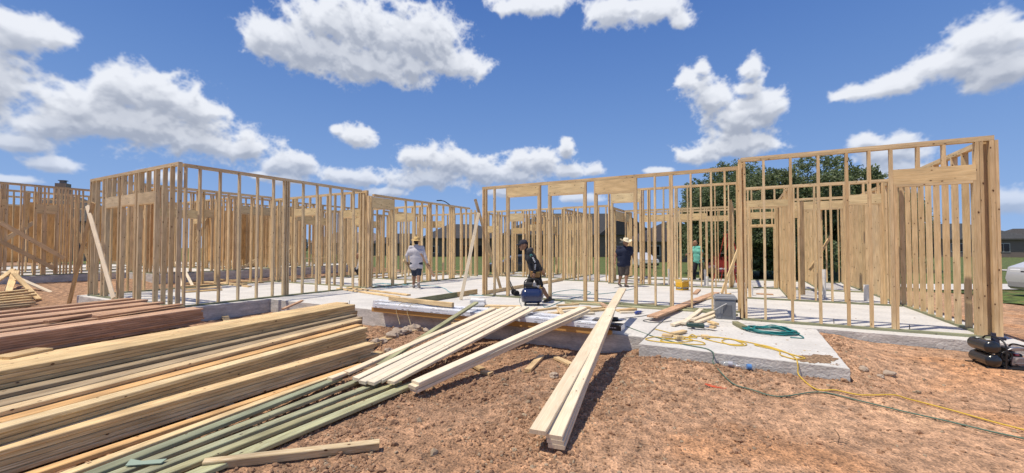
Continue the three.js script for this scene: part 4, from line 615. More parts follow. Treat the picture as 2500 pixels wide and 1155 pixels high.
const yel = flat(0.62, 0.42, 0.05, 0.55), grn = flat(0.09, 0.16, 0.115, 0.55), tealM = flat(0.015, 0.20, 0.20, 0.4), cyanM = flat(0.10, 0.36, 0.44, 0.45), dk = flat(0.05, 0.06, 0.07, 0.6);
cord('extension_cord', [[1600, 805], [1628, 812], [1660, 822], [1700, 826], [1690, 818], [1676, 826], [1640, 828], [1600, 824], [1576, 829], [1600, 835], [1650, 840], [1716, 843], [1712, 836], [1670, 830], [1622, 830], [1614, 834], [1650, 838], [1690, 833], [1680, 824], [1720, 822], [1780, 829], [1818, 838], [1818, 845], [1785, 844], [1762, 834], [1785, 829], [1815, 843], [1770, 840], [1720, 828], [1760, 826], [1830, 838], [1880, 850], [1930, 866], [1966, 876], [1940, 878], [1906, 868], [1900, 858], [1850, 846], [1843, 843], [1870, 846], [1920, 862], [1942, 876], [1946, 884, 'edge'], [1992, 944], [2040, 946], [2100, 958], [2180, 966], [2215, 975], [2260, 988], [2330, 1006], [2420, 1032], [2520, 1058]], 0.0075, yel, 'yellow extension cord looping over the stoop and off across the dirt', 'cord', 0.004);
cord('air_hose', [[1530, 800], [1600, 824], [1670, 842], [1722, 852], [1742, 860, 'edge'], [1785, 896], [1830, 906], [1900, 920], [2000, 948], [2100, 975], [2200, 1003], [2310, 1030], [2420, 1056], [2520, 1078]], 0.0075, grn, 'dark green air hose running from the stoop away over the dirt', 'hose');
{ const c = G(1880, 811, -0.01), pts = [], q = rng(12); for (let k = 0; k < 150; k++) { const a = k / 150 * 2 * Math.PI * 11, e = 0.30 + 0.05 * Math.sin(a * 0.37) + 0.03 * (q() - 0.5) + 0.02 * Math.sin(a * 0.13); pts.push(V(c.x + Math.cos(a) * e * 1.05 + 0.03 * Math.sin(k * 0.2), 0.0 + 0.05 * (0.5 + 0.5 * Math.sin(k * 0.31)) * q() + k / 150 * 0.03, c.z + Math.sin(a) * e * 0.8)); }
  const e = G(1925, 807, 0), f = G(1962, 824, 0); pts.push(V(c.x + 0.34, 0.04, c.z), e.setY(0.02), f.setY(0.0), G(1930, 824, 0).setY(0)); solo('hose_coil', tube(pts, 0.0085, 1300, 6), tealM, 'teal air hose coiled in a flat ring on the stoop', 'hose coil'); }
cord('air_hose', [[890, 699], [930, 693], [960, 697], [1000, 692], [985, 700], [940, 703], [910, 697], [950, 694], [990, 697], [1020, 700], [1060, 700], [1085, 706], [1100, 716], [1140, 722], [1180, 724]], 0.009, cyanM, 'light blue air hose in slack loops on the slab by the side wall', 'hose', 0.01);
cord('air_hose', [[1095, 765], [1130, 757], [1170, 762], [1150, 770], [1110, 772], [1095, 766], [1130, 760], [1160, 768], [1190, 764], [1230, 768], [1260, 760], [1285, 752]], 0.009, cyanM, 'pale blue air hose bunched on the porch behind the wrapped beams', 'hose', 0.02);
cord('air_hose', [[1325, 745], [1335, 752], [1380, 735], [1430, 722], [1440, 714], [1400, 709], [1360, 714], [1350, 720], [1400, 722], [1480, 718], [1530, 710], [1550, 706]], 0.008, flat(0.03, 0.22, 0.24, 0.45), 'teal air hose winding through the front wall openings', 'hose');
cord('air_hose', [[1300, 722], [1290, 705], [1275, 715], [1268, 735], [1272, 752], [1240, 756], [1200, 748], [1195, 755], [1230, 760]], 0.007, flat(0.18, 0.22, 0.23, 0.5), 'thin grey hose hanging from the blue compressor', 'hose');
cord('power_cord', [[1455, 778], [1480, 783], [1560, 775], [1590, 770], [1600, 778], [1570, 785], [1600, 790], [1640, 784]], 0.006, dk, 'dark power cord lying on the porch behind the askew board', 'cord');
cord('power_cord', [[1480, 690], [1510, 682], [1560, 690], [1620, 694], [1560, 698], [1500, 704]], 0.007, dk, 'dark cord on the slab behind the man in the navy shirt', 'cord');
{ // drinking-water bottles by the stoop
  const clear = new THREE.MeshPhysicalMaterial({ transmission: 0.92, roughness: 0.12, thickness: 0, ior: 1.45, color: 0xf4f8fb });
  [[1779, 893, 0.5, 'crushed clear water bottle with a dark cap at the foot of the stoop'], [1822, 895, 0.25, 'clear water bottle with a blue paper band at the foot of the stoop']].forEach(([px, py, a, lab], i) => { const p = G(px, py, -0.2); p.z = Math.max(p.z, -6.08); p.y = gy(p.x, p.z) + 0.04; const t = thing('water_bottle', lab, 'bottle', p, YAW - a);
    mesh('shell', at(lathe([[0.001, -0.1], [0.028, -0.1], [0.033, -0.09], [0.033, -0.02], [0.03, 0], [0.033, 0.02], [0.033, 0.05], [0.014, 0.09], [0.013, 0.11]], 18), 0, 0, 0, 0, 0, Math.PI / 2), clear, t); mesh('cap', at(cyl(0.015, 0.015, 0.018, 14), -0.112, 0, 0, 0, 0, Math.PI / 2), i ? flat(0.7, 0.7, 0.72, 0.5) : flat(0.05, 0.05, 0.08, 0.5), t); mesh('paper_band', at(cyl(0.0338, 0.0338, 0.05, 18), 0.03, 0, 0, 0, 0, Math.PI / 2), i ? flat(0.08, 0.22, 0.5, 0.5) : flat(0.35, 0.36, 0.42, 0.5), t); }); }
{ // petrol-driven compressor with two black tanks
  const p = G(2436, 900, -0.2); p.y = gy(p.x, p.z) + 0.005; const t = thing('petrol_compressor', 'black twin-tank petrol compressor on the dirt by the slab corner', 'compressor', p, YAW - 0.22), bk = paint(0.012, 0.014, 0.016, 0.28); t.scale.setScalar(0.80);
  const tank = () => { const r = 0.105, pr = []; for (let i = 0; i <= 6; i++) { const a = i / 6 * Math.PI / 2; pr.push([Math.sin(a) * r, -0.2 - Math.cos(a) * 0.06]); } for (let i = 0; i <= 6; i++) { const a = i / 6 * Math.PI / 2; pr.push([Math.cos(a) * r, 0.2 + Math.sin(a) * 0.06]); } return lathe(pr, 26); };
  mesh('upper_tank', at(tank(), -0.17, 0.335, -0.02, Math.PI / 2, 0, 0.15), bk, t); mesh('lower_tank', at(tank(), -0.17, 0.12, 0, Math.PI / 2, 0, 0.15), bk, t);
  const sl = textMat(64, 64, '#2a322c', c => { c.fillStyle = '#c9ccc6'; c.fillRect(6, 10, 52, 18); c.fillRect(8, 36, 30, 20); }); for (const z of [-0.12, 0.05]) { const g = new THREE.CylinderGeometry(0.107, 0.107, 0.12, 10, 1, true, -0.5, 1.0); mesh('sticker', at(g, -0.17, 0.335, z, Math.PI / 2, Math.PI, 0), sl, t); }
  mesh('frame', mg([tube([[-0.3, 0.01, 0.2], [0.3, 0.01, 0.2]], 0.016, 2, 6), tube([[-0.3, 0.01, -0.2], [0.3, 0.01, -0.2]], 0.016, 2, 6), tube([[0.3, 0.01, 0.2], [0.3, 0.3, 0.18], [0.28, 0.36, 0], [0.3, 0.3, -0.18], [0.3, 0.01, -0.2]], 0.014, 30, 6), tube([[-0.05, 0.01, 0.22], [-0.05, 0.42, 0.2], [-0.05, 0.44, -0.18], [-0.05, 0.01, -0.2]], 0.013, 24, 6), at(rbox(0.36, 0.02, 0.4, 0.004), 0.12, 0.03, 0)]), black, t);
  const eng = mesh('engine', mg([at(rbox(0.22, 0.17, 0.24, 0.03, 3), 0.15, 0.15, 0)].concat([0, 1, 2, 3, 4].map(i => at(rbox(0.12, 0.008, 0.2, 0.002, 1), 0.12, 0.25 + i * 0.016, -0.02)))), black, t);
  mesh('recoil_cover', mg([at(rbox(0.19, 0.15, 0.05, 0.05, 4), 0.16, 0.12, 0.145), at(cyl(0.06, 0.07, 0.03), 0.16, 0.12, 0.18, Math.PI / 2)]), flat(0.24, 0.21, 0.21, 0.4, 0.3), eng); mesh('trim_bar', at(rbox(0.18, 0.012, 0.01, 0.003), 0.16, 0.10, 0.2), steel, eng); mesh('fuel_cap', at(cyl(0.03, 0.034, 0.03), 0.16, 0.225, 0.12), paint(0.4, 0.02, 0.02), eng);
  mesh('muffler', mg([at(rbox(0.18, 0.05, 0.1, 0.012), 0.17, 0.31, 0.1), tube([[0.02, 0.30, 0.16], [0.1, 0.335, 0.17], [0.24, 0.33, 0.16], [0.27, 0.27, 0.15]], 0.012, 20, 7)]), steel, t);
  mesh('pump', mg([at(cyl(0.045, 0.055, 0.14), 0.02, 0.40, -0.06), at(rbox(0.16, 0.05, 0.08, 0.01), 0.07, 0.44, -0.06), at(cyl(0.03, 0.03, 0.06), -0.0, 0.5, -0.06)]), flat(0.03, 0.035, 0.06, 0.4), t); mesh('pulley', at(new THREE.TorusGeometry(0.07, 0.014, 8, 22), -0.0, 0.2, 0.16), black, t);
  mesh('drive_wheel', at(new THREE.TorusGeometry(0.08, 0.03, 8, 20), 0.3, 0.11, -0.24), blackRub, t);
}
{ const m = solo('marking_scrap', mg([0, 1, 2].map(i => at(new THREE.TorusGeometry(0.05 + i * 0.015, 0.004, 4, 14, 4), 0.03 * i, 0.01, 0.02 * i, Math.PI / 2))), flat(0.7, 0.10, 0.04, 0.7), 'scrap of orange marking ribbon on the open dirt', 'ribbon', (() => { const p = G(1735, 944, -0.24); p.y = gy(p.x, p.z) + 0.012; return p; })()); m.scale.set(1.2, 1, 0.6); }
{ const tw = flat(0.12, 0.09, 0.06, 0.9); [[2045, 1085, 0.12], [2462, 1005, 0.13], [2230, 905, 0.06]].forEach(([a, b, h], i) => { const p = G(a, b, -0.25); p.y = gy(p.x, p.z); solo('dry_twig', mg([tube([[0, -0.01, 0], [0.01, h * 0.6, 0.01], [-0.02, h, 0]], 0.003, 6, 5), tube([[0.01, h * 0.4, 0], [0.05, h * 0.5, 0.02], [0.08, h * 0.45, 0.03]], 0.0025, 6, 5), tube([[-0.06, 0.01, 0.02], [0, 0.02, 0], [0.07, 0.01, -0.02]], 0.003, 6, 5)]), tw, ['dry twig sticking out of the dirt below the hoses', 'dry twig sticking up beyond the yellow cord', 'tiny dry twig near the slab edge'][i], 'twig', p); }); }

// ---------- people: distance fields of tapered bones, meshed by surface nets ----------
function capsule(p, a, b, ra, rb) { const bx = b[0] - a[0], by = b[1] - a[1], bz = b[2] - a[2], px = p[0] - a[0], py = p[1] - a[1], pz = p[2] - a[2], t = clamp((px * bx + py * by + pz * bz) / (bx * bx + by * by + bz * bz + 1e-9), 0, 1); return Math.hypot(px - bx * t, py - by * t, pz - bz * t) - mix(ra, rb, t); }
function smin(a, b, k) { const h = Math.max(k - Math.abs(a - b), 0) / k; return Math.min(a, b) - h * h * k * 0.25; }
function netMesh(f, lo, hi, c) {
  const n = [0, 1, 2].map(i => Math.ceil((hi[i] - lo[i]) / c) + 1), [nx, ny, nz] = n, F = new Float32Array(nx * ny * nz), id = new Int32Array(nx * ny * nz).fill(-1), P = [], I = [], p = [0, 0, 0];
  const B = 4;   // coarse blocks far from the surface are skipped
  F.fill(1);
  for (let k0 = 0; k0 < nz; k0 += B) for (let j0 = 0; j0 < ny; j0 += B) for (let i0 = 0; i0 < nx; i0 += B) {
    p[0] = lo[0] + (i0 + B / 2) * c; p[1] = lo[1] + (j0 + B / 2) * c; p[2] = lo[2] + (k0 + B / 2) * c; const d = f(p);
    if (Math.abs(d) > c * B * 1.4) { if (d < 0) for (let k = k0; k < Math.min(nz, k0 + B); k++) for (let j = j0; j < Math.min(ny, j0 + B); j++) for (let i = i0; i < Math.min(nx, i0 + B); i++) F[(k * ny + j) * nx + i] = -1; continue; }
    for (let k = k0; k < Math.min(nz, k0 + B); k++) for (let j = j0; j < Math.min(ny, j0 + B); j++) for (let i = i0; i < Math.min(nx, i0 + B); i++) { p[0] = lo[0] + i * c; p[1] = lo[1] + j * c; p[2] = lo[2] + k * c; F[(k * ny + j) * nx + i] = f(p); }
  }
  const E = [[0, 1], [0, 2], [0, 4], [1, 3], [1, 5], [2, 3], [2, 6], [3, 7], [4, 5], [4, 6], [5, 7], [6, 7]], off = q => (q & 1) + ((q >> 1) & 1) * nx + ((q >> 2) & 1) * nx * ny;
  for (let k = 0; k < nz - 1; k++) for (let j = 0; j < ny - 1; j++) for (let i = 0; i < nx - 1; i++) {
    const b = (k * ny + j) * nx + i; let m = 0; for (let q = 0; q < 8; q++) if (F[b + off(q)] < 0) m |= 1 << q; if (m === 0 || m === 255) continue;
    let x = 0, y = 0, z = 0, cnt = 0; for (const [e0, e1] of E) { const a = F[b + off(e0)], d = F[b + off(e1)]; if ((a < 0) === (d < 0)) continue; const t = a / (a - d); x += mix(e0 & 1, e1 & 1, t); y += mix((e0 >> 1) & 1, (e1 >> 1) & 1, t); z += mix((e0 >> 2) & 1, (e1 >> 2) & 1, t); cnt++; }
    id[b] = P.length / 3; P.push(lo[0] + (i + x / cnt) * c, lo[1] + (j + y / cnt) * c, lo[2] + (k + z / cnt) * c);
  }
  const st = [1, nx, nx * ny];
  for (let k = 1; k < nz - 1; k++) for (let j = 1; j < ny - 1; j++) for (let i = 1; i < nx - 1; i++) { const b = (k * ny + j) * nx + i; for (let a = 0; a < 3; a++) { const A = F[b] < 0, D = F[b + st[a]] < 0; if (A === D) continue; const u = st[(a + 1) % 3], v = st[(a + 2) % 3], q0 = id[b], q1 = id[b - u], q2 = id[b - u - v], q3 = id[b - v]; if (q0 < 0 || q1 < 0 || q2 < 0 || q3 < 0) continue; A ? I.push(q0, q1, q2, q0, q2, q3) : I.push(q0, q2, q1, q0, q3, q2); } }
  const g = new THREE.BufferGeometry(); g.setAttribute('position', new THREE.Float32BufferAttribute(P, 3)); g.setIndex(I); g.computeVertexNormals(); return g;
}
function boneMesh(bones, c, k = 0.03, extra = null) {
  const lo = [9, 9, 9], hi = [-9, -9, -9]; for (const [a, b, ra, rb] of bones) for (let i = 0; i < 3; i++) { const r = Math.max(ra, rb) + 0.04; lo[i] = Math.min(lo[i], a[i] - r, b[i] - r); hi[i] = Math.max(hi[i], a[i] + r, b[i] + r); }
  const f = p => { let d = 9; for (const [a, b, ra, rb, kk] of bones) d = smin(d, capsule(p, a, b, ra, rb), kk || k); return extra ? extra(p, d) : d; };
  return netMesh(f, lo, hi, c);
}
const add3 = (a, b, s = 1) => [a[0] + b[0] * s, a[1] + b[1] * s, a[2] + b[2] * s], sub3 = (a, b) => add3(a, b, -1), nrm = a => { const l = Math.hypot(...a) || 1; return a.map(v => v / l); }, lerp3 = (a, b, t) => a.map((v, i) => mix(v, b[i], t)), cross3 = (a, b) => [a[1] * b[2] - a[2] * b[1], a[2] * b[0] - a[0] * b[2], a[0] * b[1] - a[1] * b[0]];
const cloth = (r, g, b, s = 0) => { const m = new THREE.MeshStandardMaterial({ color: new THREE.Color().setRGB(r, g, b), roughness: 0.95 }); return m; };
function handBones(wrist, dir, side, curl) {                    // palm, four fingers, thumb
  const d = nrm(dir), s = nrm(cross3(d, side)), o = [], pal = add3(wrist, d, 0.075); o.push([wrist, pal, 0.026, 0.03]);
  const n = nrm(cross3(s, d));
  [-0.03, -0.011, 0.009, 0.028].forEach((w, i) => { const L = [0.062, 0.072, 0.068, 0.052][i], b = add3(add3(wrist, d, 0.078), s, w), m = add3(add3(b, d, L * 0.55), n, curl * L * 0.3), e = add3(add3(m, d, L * 0.35 * (1 - curl * 0.6)), n, curl * L * 0.6); o.push([b, m, 0.0095, 0.009, 0.008], [m, e, 0.009, 0.0075, 0.006]); });
  const tb = add3(add3(wrist, d, 0.03), s, -0.03), tm = add3(add3(tb, d, 0.035), s, -0.022), te = add3(add3(tm, d, 0.03), n, curl * 0.02); o.push([tb, tm, 0.012, 0.0105, 0.012], [tm, te, 0.0105, 0.008, 0.006]); return o;
}
function person(label, pos, J, C) {
  const t = thing('person', label, 'person', pos, YAW + (C.turn || 0)), skin = flat(...(C.skin || [0.30, 0.165, 0.10]), 0.6), fat = C.bulk || 1, cell = C.cell || 0.013;
  const fw = nrm(C.face), rt = nrm(cross3([0, 1, 0], fw)).map(v => -v), hd = J.head;                 // looking direction; rt: to the person's own right
  const hb = [[J.neck, add3(hd, [0, -0.05, 0]), 0.055, 0.05], [add3(hd, [0, 0.035, 0]), add3(hd, fw, -0.02), 0.088, 0.092], [add3(add3(hd, fw, 0.03), [0, -0.03, 0]), add3(add3(hd, fw, 0.055), [0, -0.09, 0]), 0.06, 0.038], [add3(add3(hd, fw, 0.085), [0, 0.005, 0]), add3(add3(hd, fw, 0.112), [0, -0.03, 0]), 0.012, 0.017, 0.02]];
  for (const e of [-1, 1]) hb.push([add3(add3(hd, rt, e * 0.085), [0, 0.005, 0]), add3(add3(hd, rt, e * 0.092), [0, -0.03, 0]), 0.014, 0.01, 0.012]);
  const waist = lerp3(J.hipc, J.chest, 0.35), bones = [];
  const tor = [[J.hipc, waist, 0.125 * fat, 0.118 * fat], [waist, J.chest, 0.122 * fat, 0.13 * fat], [J.chest, J.neck, 0.12, 0.06], [J.shL, J.shR, 0.062, 0.062], [lerp3(J.shL, J.hipL, 0.3), lerp3(J.shR, J.hipR, 0.3), 0.11 * fat, 0.11 * fat], [J.hipL, J.hipR, 0.10 * fat, 0.10 * fat]]; const side = [0.55, 0.78, 0.98].map(f => [lerp3(lerp3(J.shL, J.hipL, f), J.hipc, 0.22), lerp3(lerp3(J.shR, J.hipR, f), J.hipc, 0.22), 0.102 * fat, 0.102 * fat]);
  const arm = e => [[J['sh' + e], J['el' + e], 0.053, 0.041], [J['el' + e], J['wr' + e], 0.041, 0.028]], leg = e => [[J['hip' + e], J['kn' + e], 0.083 * fat, 0.055], [J['kn' + e], lerp3(J['kn' + e], J['an' + e], 0.3), 0.053, 0.058], [lerp3(J['kn' + e], J['an' + e], 0.3), J['an' + e], 0.058, 0.036]];
  const shrink = l => l.map(([a, b, r, s, k]) => [a, b, r - 0.014, s - 0.014, k]);
  bones.push(...shrink(tor), ...shrink(side), ...arm('L'), ...arm('R'), ...leg('L'), ...leg('R')); for (const e of ['L', 'R']) bones.push([J['an' + e], J['toe' + e], 0.035, 0.026]);
  const geos = [boneMesh(bones, cell, 0.035), boneMesh(hb, 0.006, 0.025)];
  for (const e of ['L', 'R']) geos.push(boneMesh(handBones(J['wr' + e], sub3(J['wr' + e], J['el' + e]).map((v, i) => v + (J['hd' + e] ? J['hd' + e][i] : 0)), rt, C.curl ?? 0.7), 0.0045, 0.012));
  mesh('body', mergeGeometries(geos), skin, t);
  const grow = (l, r) => l.map(([a, b, x, y, k]) => [a, b, x + r, y + r, k]), wr = (p, d) => d + 0.007 * fbm(p[0] * 14, p[1] * 9, p[2] * 14, 2);
  const sl = C.sleeve ?? 1, sh = [...grow(tor.slice(0, 5), 0.006), ...grow(side, 0.012)]; for (const e of ['L', 'R']) { const [u, f] = arm(e); if (sl >= 1) sh.push([u[0], u[1], 0.062, 0.05, 0.02], [f[0], lerp3(f[0], f[1], 0.93), 0.05, 0.038, 0.018]); else sh.push([u[0], lerp3(u[0], u[1], sl), 0.064, 0.064, 0.018]); }
  { const dn = [0, -(C.hem ?? 0.06), 0]; sh.push([add3(J.hipL, dn, 0.8), add3(J.hipR, dn, 0.8), 0.118 * fat, 0.118 * fat]); }
  const shirt = mesh('shirt', boneMesh(sh, cell, 0.04, wr), C.shirt, t);
  const so = [[J.hipc, add3(J.hipc, [0, -0.06, 0]), 0.128 * fat, 0.12 * fat], [J.hipL, J.hipR, 0.11 * fat, 0.11 * fat]]; const sk = C.shorts ?? 0.9; for (const e of ['L', 'R']) { so.push([J['hip' + e], sk <= 1 ? lerp3(J['hip' + e], J['kn' + e], sk) : J['kn' + e], 0.104 * fat, 0.086 * fat]); if (sk > 1) so.push([J['kn' + e], lerp3(J['kn' + e], J['an' + e], sk - 1), 0.078, 0.06]); }
  mesh(sk > 1 ? 'trousers' : 'shorts', boneMesh(so, cell, 0.03, wr), C.pants, t);
  for (const e of ['L', 'R']) { const a = J['an' + e], o = J['toe' + e], dn = [0, -0.03, 0]; mesh('shoe', boneMesh([[add3(add3(a, dn), nrm(sub3(a, o)), 0.035), o, 0.042, 0.036], [a, add3(a, [0, 0.02, 0]), 0.048, 0.046]], 0.009, 0.025, (p, d) => Math.max(d, J.floor !== undefined ? J.floor - p[1] : -9)), C.shoe, t); }
  if (C.hair) mesh('hair', boneMesh([[add3(add3(hd, fw, -0.035), [0, 0.02, 0]), add3(add3(hd, fw, -0.05), [0, -0.05, 0]), 0.088, 0.068]], 0.008, 0.02), flat(0.012, 0.009, 0.007, 0.8), t);
  for (const e of [-1, 1]) mesh('eye', at(new THREE.SphereGeometry(0.011, 10, 8), ...add3(add3(add3(hd, fw, 0.083), rt, e * 0.032), [0, 0.012, 0])), flat(0.02, 0.015, 0.012, 0.3), t);
  return t;
}
function brimHat(t, hd, tilt, mat, brim, curl, crown = 0.12, band = null) {
  const g = [], n = 40, prof = [[0.0, crown * 0.94], [0.05, crown], [0.085, crown * 0.85], [0.098, crown * 0.4], [0.104, 0.004], [0.13, 0.0], [brim * 0.8, 0.0], [brim, 0.006], [brim, 0.0], [brim * 0.8, -0.006], [0.1, -0.006]];
  const l = lathe(prof, n), q = l.attributes.position; for (let i = 0; i < q.count; i++) { let x = q.getX(i), y = q.getY(i), z = q.getZ(i); const r = Math.hypot(x, z); if (r > 0.105) y += curl * Math.pow((r - 0.105) / (brim - 0.105), 1.6) * Math.pow(Math.abs(x) / r, 2) - 0.018 * Math.pow(Math.abs(z) / r, 3) * (r - 0.105) / (brim - 0.105); if (y > crown * 0.6) y -= 0.02 * Math.exp(-Math.pow(x / 0.03, 2)); z *= 1.12; q.setXYZ(i, x, y, z); } l.computeVertexNormals();
  const h = mesh('hat', at(l, hd[0], hd[1] + 0.05, hd[2], tilt[0], tilt[1], tilt[2]), mat, t); if (band) mesh('hat_band', at(cyl(0.1035, 0.106, 0.022, 30), hd[0], hd[1] + 0.068, hd[2], tilt[0], tilt[1], tilt[2]), band, h); return h;
}
{ // man walking away with boards
  const J = { floor: 0, hipc: [0, 0.86, 0], hipL: [-0.09, 0.84, 0], hipR: [0.09, 0.84, 0], chest: [0, 1.24, -0.02], neck: [0, 1.45, -0.02], shL: [-0.2, 1.375, -0.01], shR: [0.2, 1.375, -0.01], elL: [-0.315, 1.10, 0.04], elR: [0.31, 1.06, 0.05], wrL: [-0.31, 0.90, -0.06], wrR: [0.37, 0.86, -0.03], knL: [-0.09, 0.47, -0.12], knR: [0.08, 0.46, 0.02], anL: [-0.12, 0.075, -0.12], anR: [0.14, 0.17, 0.28], toeL: [-0.13, 0.035, -0.27], toeR: [0.16, 0.06, 0.20], head: [0.0, 1.585, -0.04] };
  const p = G(1016, 704, 0), t = person('person in a straw hat and grey long-sleeved shirt walking away carrying two boards', p, J, { face: [0.05, -0.1, -1], shirt: cloth(0.50, 0.49, 0.53), pants: cloth(0.035, 0.045, 0.07), shoe: flat(0.30, 0.27, 0.25, 0.9), hair: true, bulk: 1.14, shorts: 0.95, hem: 0.12 });
  brimHat(t, J.head, [0.08, 0, 0], flat(0.60, 0.42, 0.17, 0.9), 0.19, 0.0, 0.115, flat(0.25, 0.16, 0.08, 0.8));
  const q = V(1, 0, 0).applyAxisAngle(V(0, 1, 0), YAW), zf = V(0, 0, 1).applyAxisAngle(V(0, 1, 0), YAW), w = (x, y, z) => p.clone().addScaledVector(q, x).addScaledVector(zf, z).add(V(0, y, 0));
  tag(beam('carried_board', w(-0.40, 0.96, 0.12), w(-0.18, 0.42, -0.45), 0.089, 0.038, { mat: M.plank, pal: 'yellow', eased: true, up: V(1, 0.4, 0) }), 'short board held in the left hand of the person in grey', 'board');
  tag(beam('carried_board', w(0.16, 1.17, 0.10), w(0.56, 0.38, -0.25), 0.089, 0.038, { mat: M.plank, pal: 'red', eased: true, up: V(0, 0.2, 1) }), 'reddish board held under the right arm of the person in grey', 'board');
}
{ // stooping man behind the compressor
  const J = { floor: 0, hipc: [0.01, 0.80, 0], hipL: [0.0, 0.78, -0.09], hipR: [0.02, 0.78, 0.09], chest: [-0.09, 1.12, 0], neck: [-0.20, 1.33, 0], shL: [-0.14, 1.26, -0.18], shR: [-0.12, 1.26, 0.18], elL: [0.08, 1.02, -0.26], elR: [0.0, 0.99, 0.25], wrL: [0.20, 0.80, -0.2], wrR: [-0.02, 0.76, 0.26], knL: [-0.15, 0.44, -0.08], knR: [0.14, 0.42, 0.08], anL: [-0.14, 0.075, -0.1], anR: [0.36, 0.10, 0.08], toeL: [-0.29, 0.035, -0.1], toeR: [0.25, 0.04, 0.09], head: [-0.28, 1.445, 0.0] };
  const t = person('person in a cap and black printed long-sleeved top striding behind the blue compressor', V(-4.62, 0, -9.55), J, { face: [-1, -0.25, 0.25], shirt: cloth(0.018, 0.02, 0.026), pants: cloth(0.02, 0.02, 0.022), shoe: flat(0.05, 0.045, 0.04, 0.8), hair: true, shorts: 0.92, skin: [0.26, 0.14, 0.085], hem: 0.0, curl: 0.9 });
  const cap = boneMesh([[add3(J.head, [0.012, 0.055, 0]), add3(J.head, [-0.01, 0.05, 0]), 0.094, 0.094]], 0.007, 0.01, (p, d) => Math.max(d, J.head[1] + 0.03 + (p[0] - J.head[0]) * 0.25 - p[1])); const cm = mesh('cap', cap, cloth(0.03, 0.03, 0.045), t);
  mesh('cap_peak', boneMesh([[add3(J.head, [-0.09, 0.025, -0.05]), add3(J.head, [-0.16, 0.005, -0.02]), 0.012, 0.008], [add3(J.head, [-0.09, 0.025, 0.05]), add3(J.head, [-0.16, 0.005, 0.03]), 0.012, 0.008], [add3(J.head, [-0.09, 0.032, 0]), add3(J.head, [-0.175, 0.01, 0]), 0.012, 0.008]], 0.006, 0.04), cloth(0.03, 0.03, 0.045), cm);
  mesh('hood', boneMesh([[[-0.16, 1.32, -0.10], [-0.09, 1.33, 0], 0.05, 0.055], [[-0.09, 1.33, 0], [-0.16, 1.32, 0.10], 0.055, 0.05]], 0.011, 0.04), cloth(0.07, 0.065, 0.065), t);
  const belt = mesh('tool_belt', boneMesh([[[0.0, 0.80, -0.13], [0.03, 0.79, 0.13], 0.06, 0.06], [[-0.08, 0.8, 0.1], [0.1, 0.78, 0.13], 0.05, 0.05]], 0.011, 0.05), flat(0.10, 0.055, 0.03, 0.8), t);
  for (const [x, y, z] of [[0.06, 0.72, 0.18], [-0.05, 0.72, 0.17], [0.12, 0.72, 0.06]]) mesh('tool_pouch', at(rbox(0.12, 0.15, 0.06, 0.02, 3), x, y, z, 0, x * -2, 0), flat(0.36, 0.20, 0.07, 0.8), belt);
  for (const z of [0.215, 0.15]) mesh('pouch_trim', at(rbox(0.11, 0.02, 0.004, 0.001, 1), z > 0.2 ? 0.06 : 0.0, 0.77, z, 0, -0.1, 0), flat(0.55, 0.40, 0.12, 0.7), belt);
  // print on the near sleeve
  const prn = textMat(256, 64, '#0c0d12', c => { c.fillStyle = '#e8ecf2'; c.font = 'bold 46px sans-serif'; c.textBaseline = 'middle'; c.fillText('VAQUILLA', 4, 34, 248); }, { roughness: 0.9 });
  const patch = (A, B, s0, s1, r0, r1, m, n) => { const a = V(...A), d = V(...B).sub(a).normalize(), o = V(0.1, 0, 1), nn = o.clone().addScaledVector(d, -o.dot(d)).normalize(), sd = d.clone().cross(nn), P = [], U = [], I = [], NS = 6, NF = 6;
    for (let i = 0; i <= NS; i++) for (let k = 0; k <= NF; k++) { const f = (k / NF - 0.5) * 1.1, p = a.clone().addScaledVector(d, mix(s0, s1, i / NS)).addScaledVector(nn, Math.cos(f) * mix(r0, r1, i / NS)).addScaledVector(sd, Math.sin(f) * mix(r0, r1, i / NS)); P.push(p.x, p.y, p.z); U.push(i / NS, k / NF); if (i && k) { const q = i * (NF + 1) + k; I.push(q, q - 1, q - NF - 2, q, q - NF - 2, q - NF - 1); } }
    const g = new THREE.BufferGeometry(); g.setAttribute('position', new THREE.Float32BufferAttribute(P, 3)); g.setAttribute('uv', new THREE.Float32BufferAttribute(U, 2)); g.setIndex(I); g.computeVertexNormals(); mesh(n, g, m, t); };
  patch(J.shR, J.elR, 0.14, 0.31, 0.0665, 0.061, prn, 'sleeve_lettering'); patch(J.elR, J.wrR, 0.01, 0.17, 0.061, 0.052, prn, 'sleeve_lettering');
  const ring = mesh('sleeve_emblem', new THREE.TorusGeometry(0.026, 0.006, 6, 20), flat(0.12, 0.42, 0.40, 0.8), t); ring.position.set(-0.098, 1.19, 0.258); ring.rotation.y = -0.1;
}
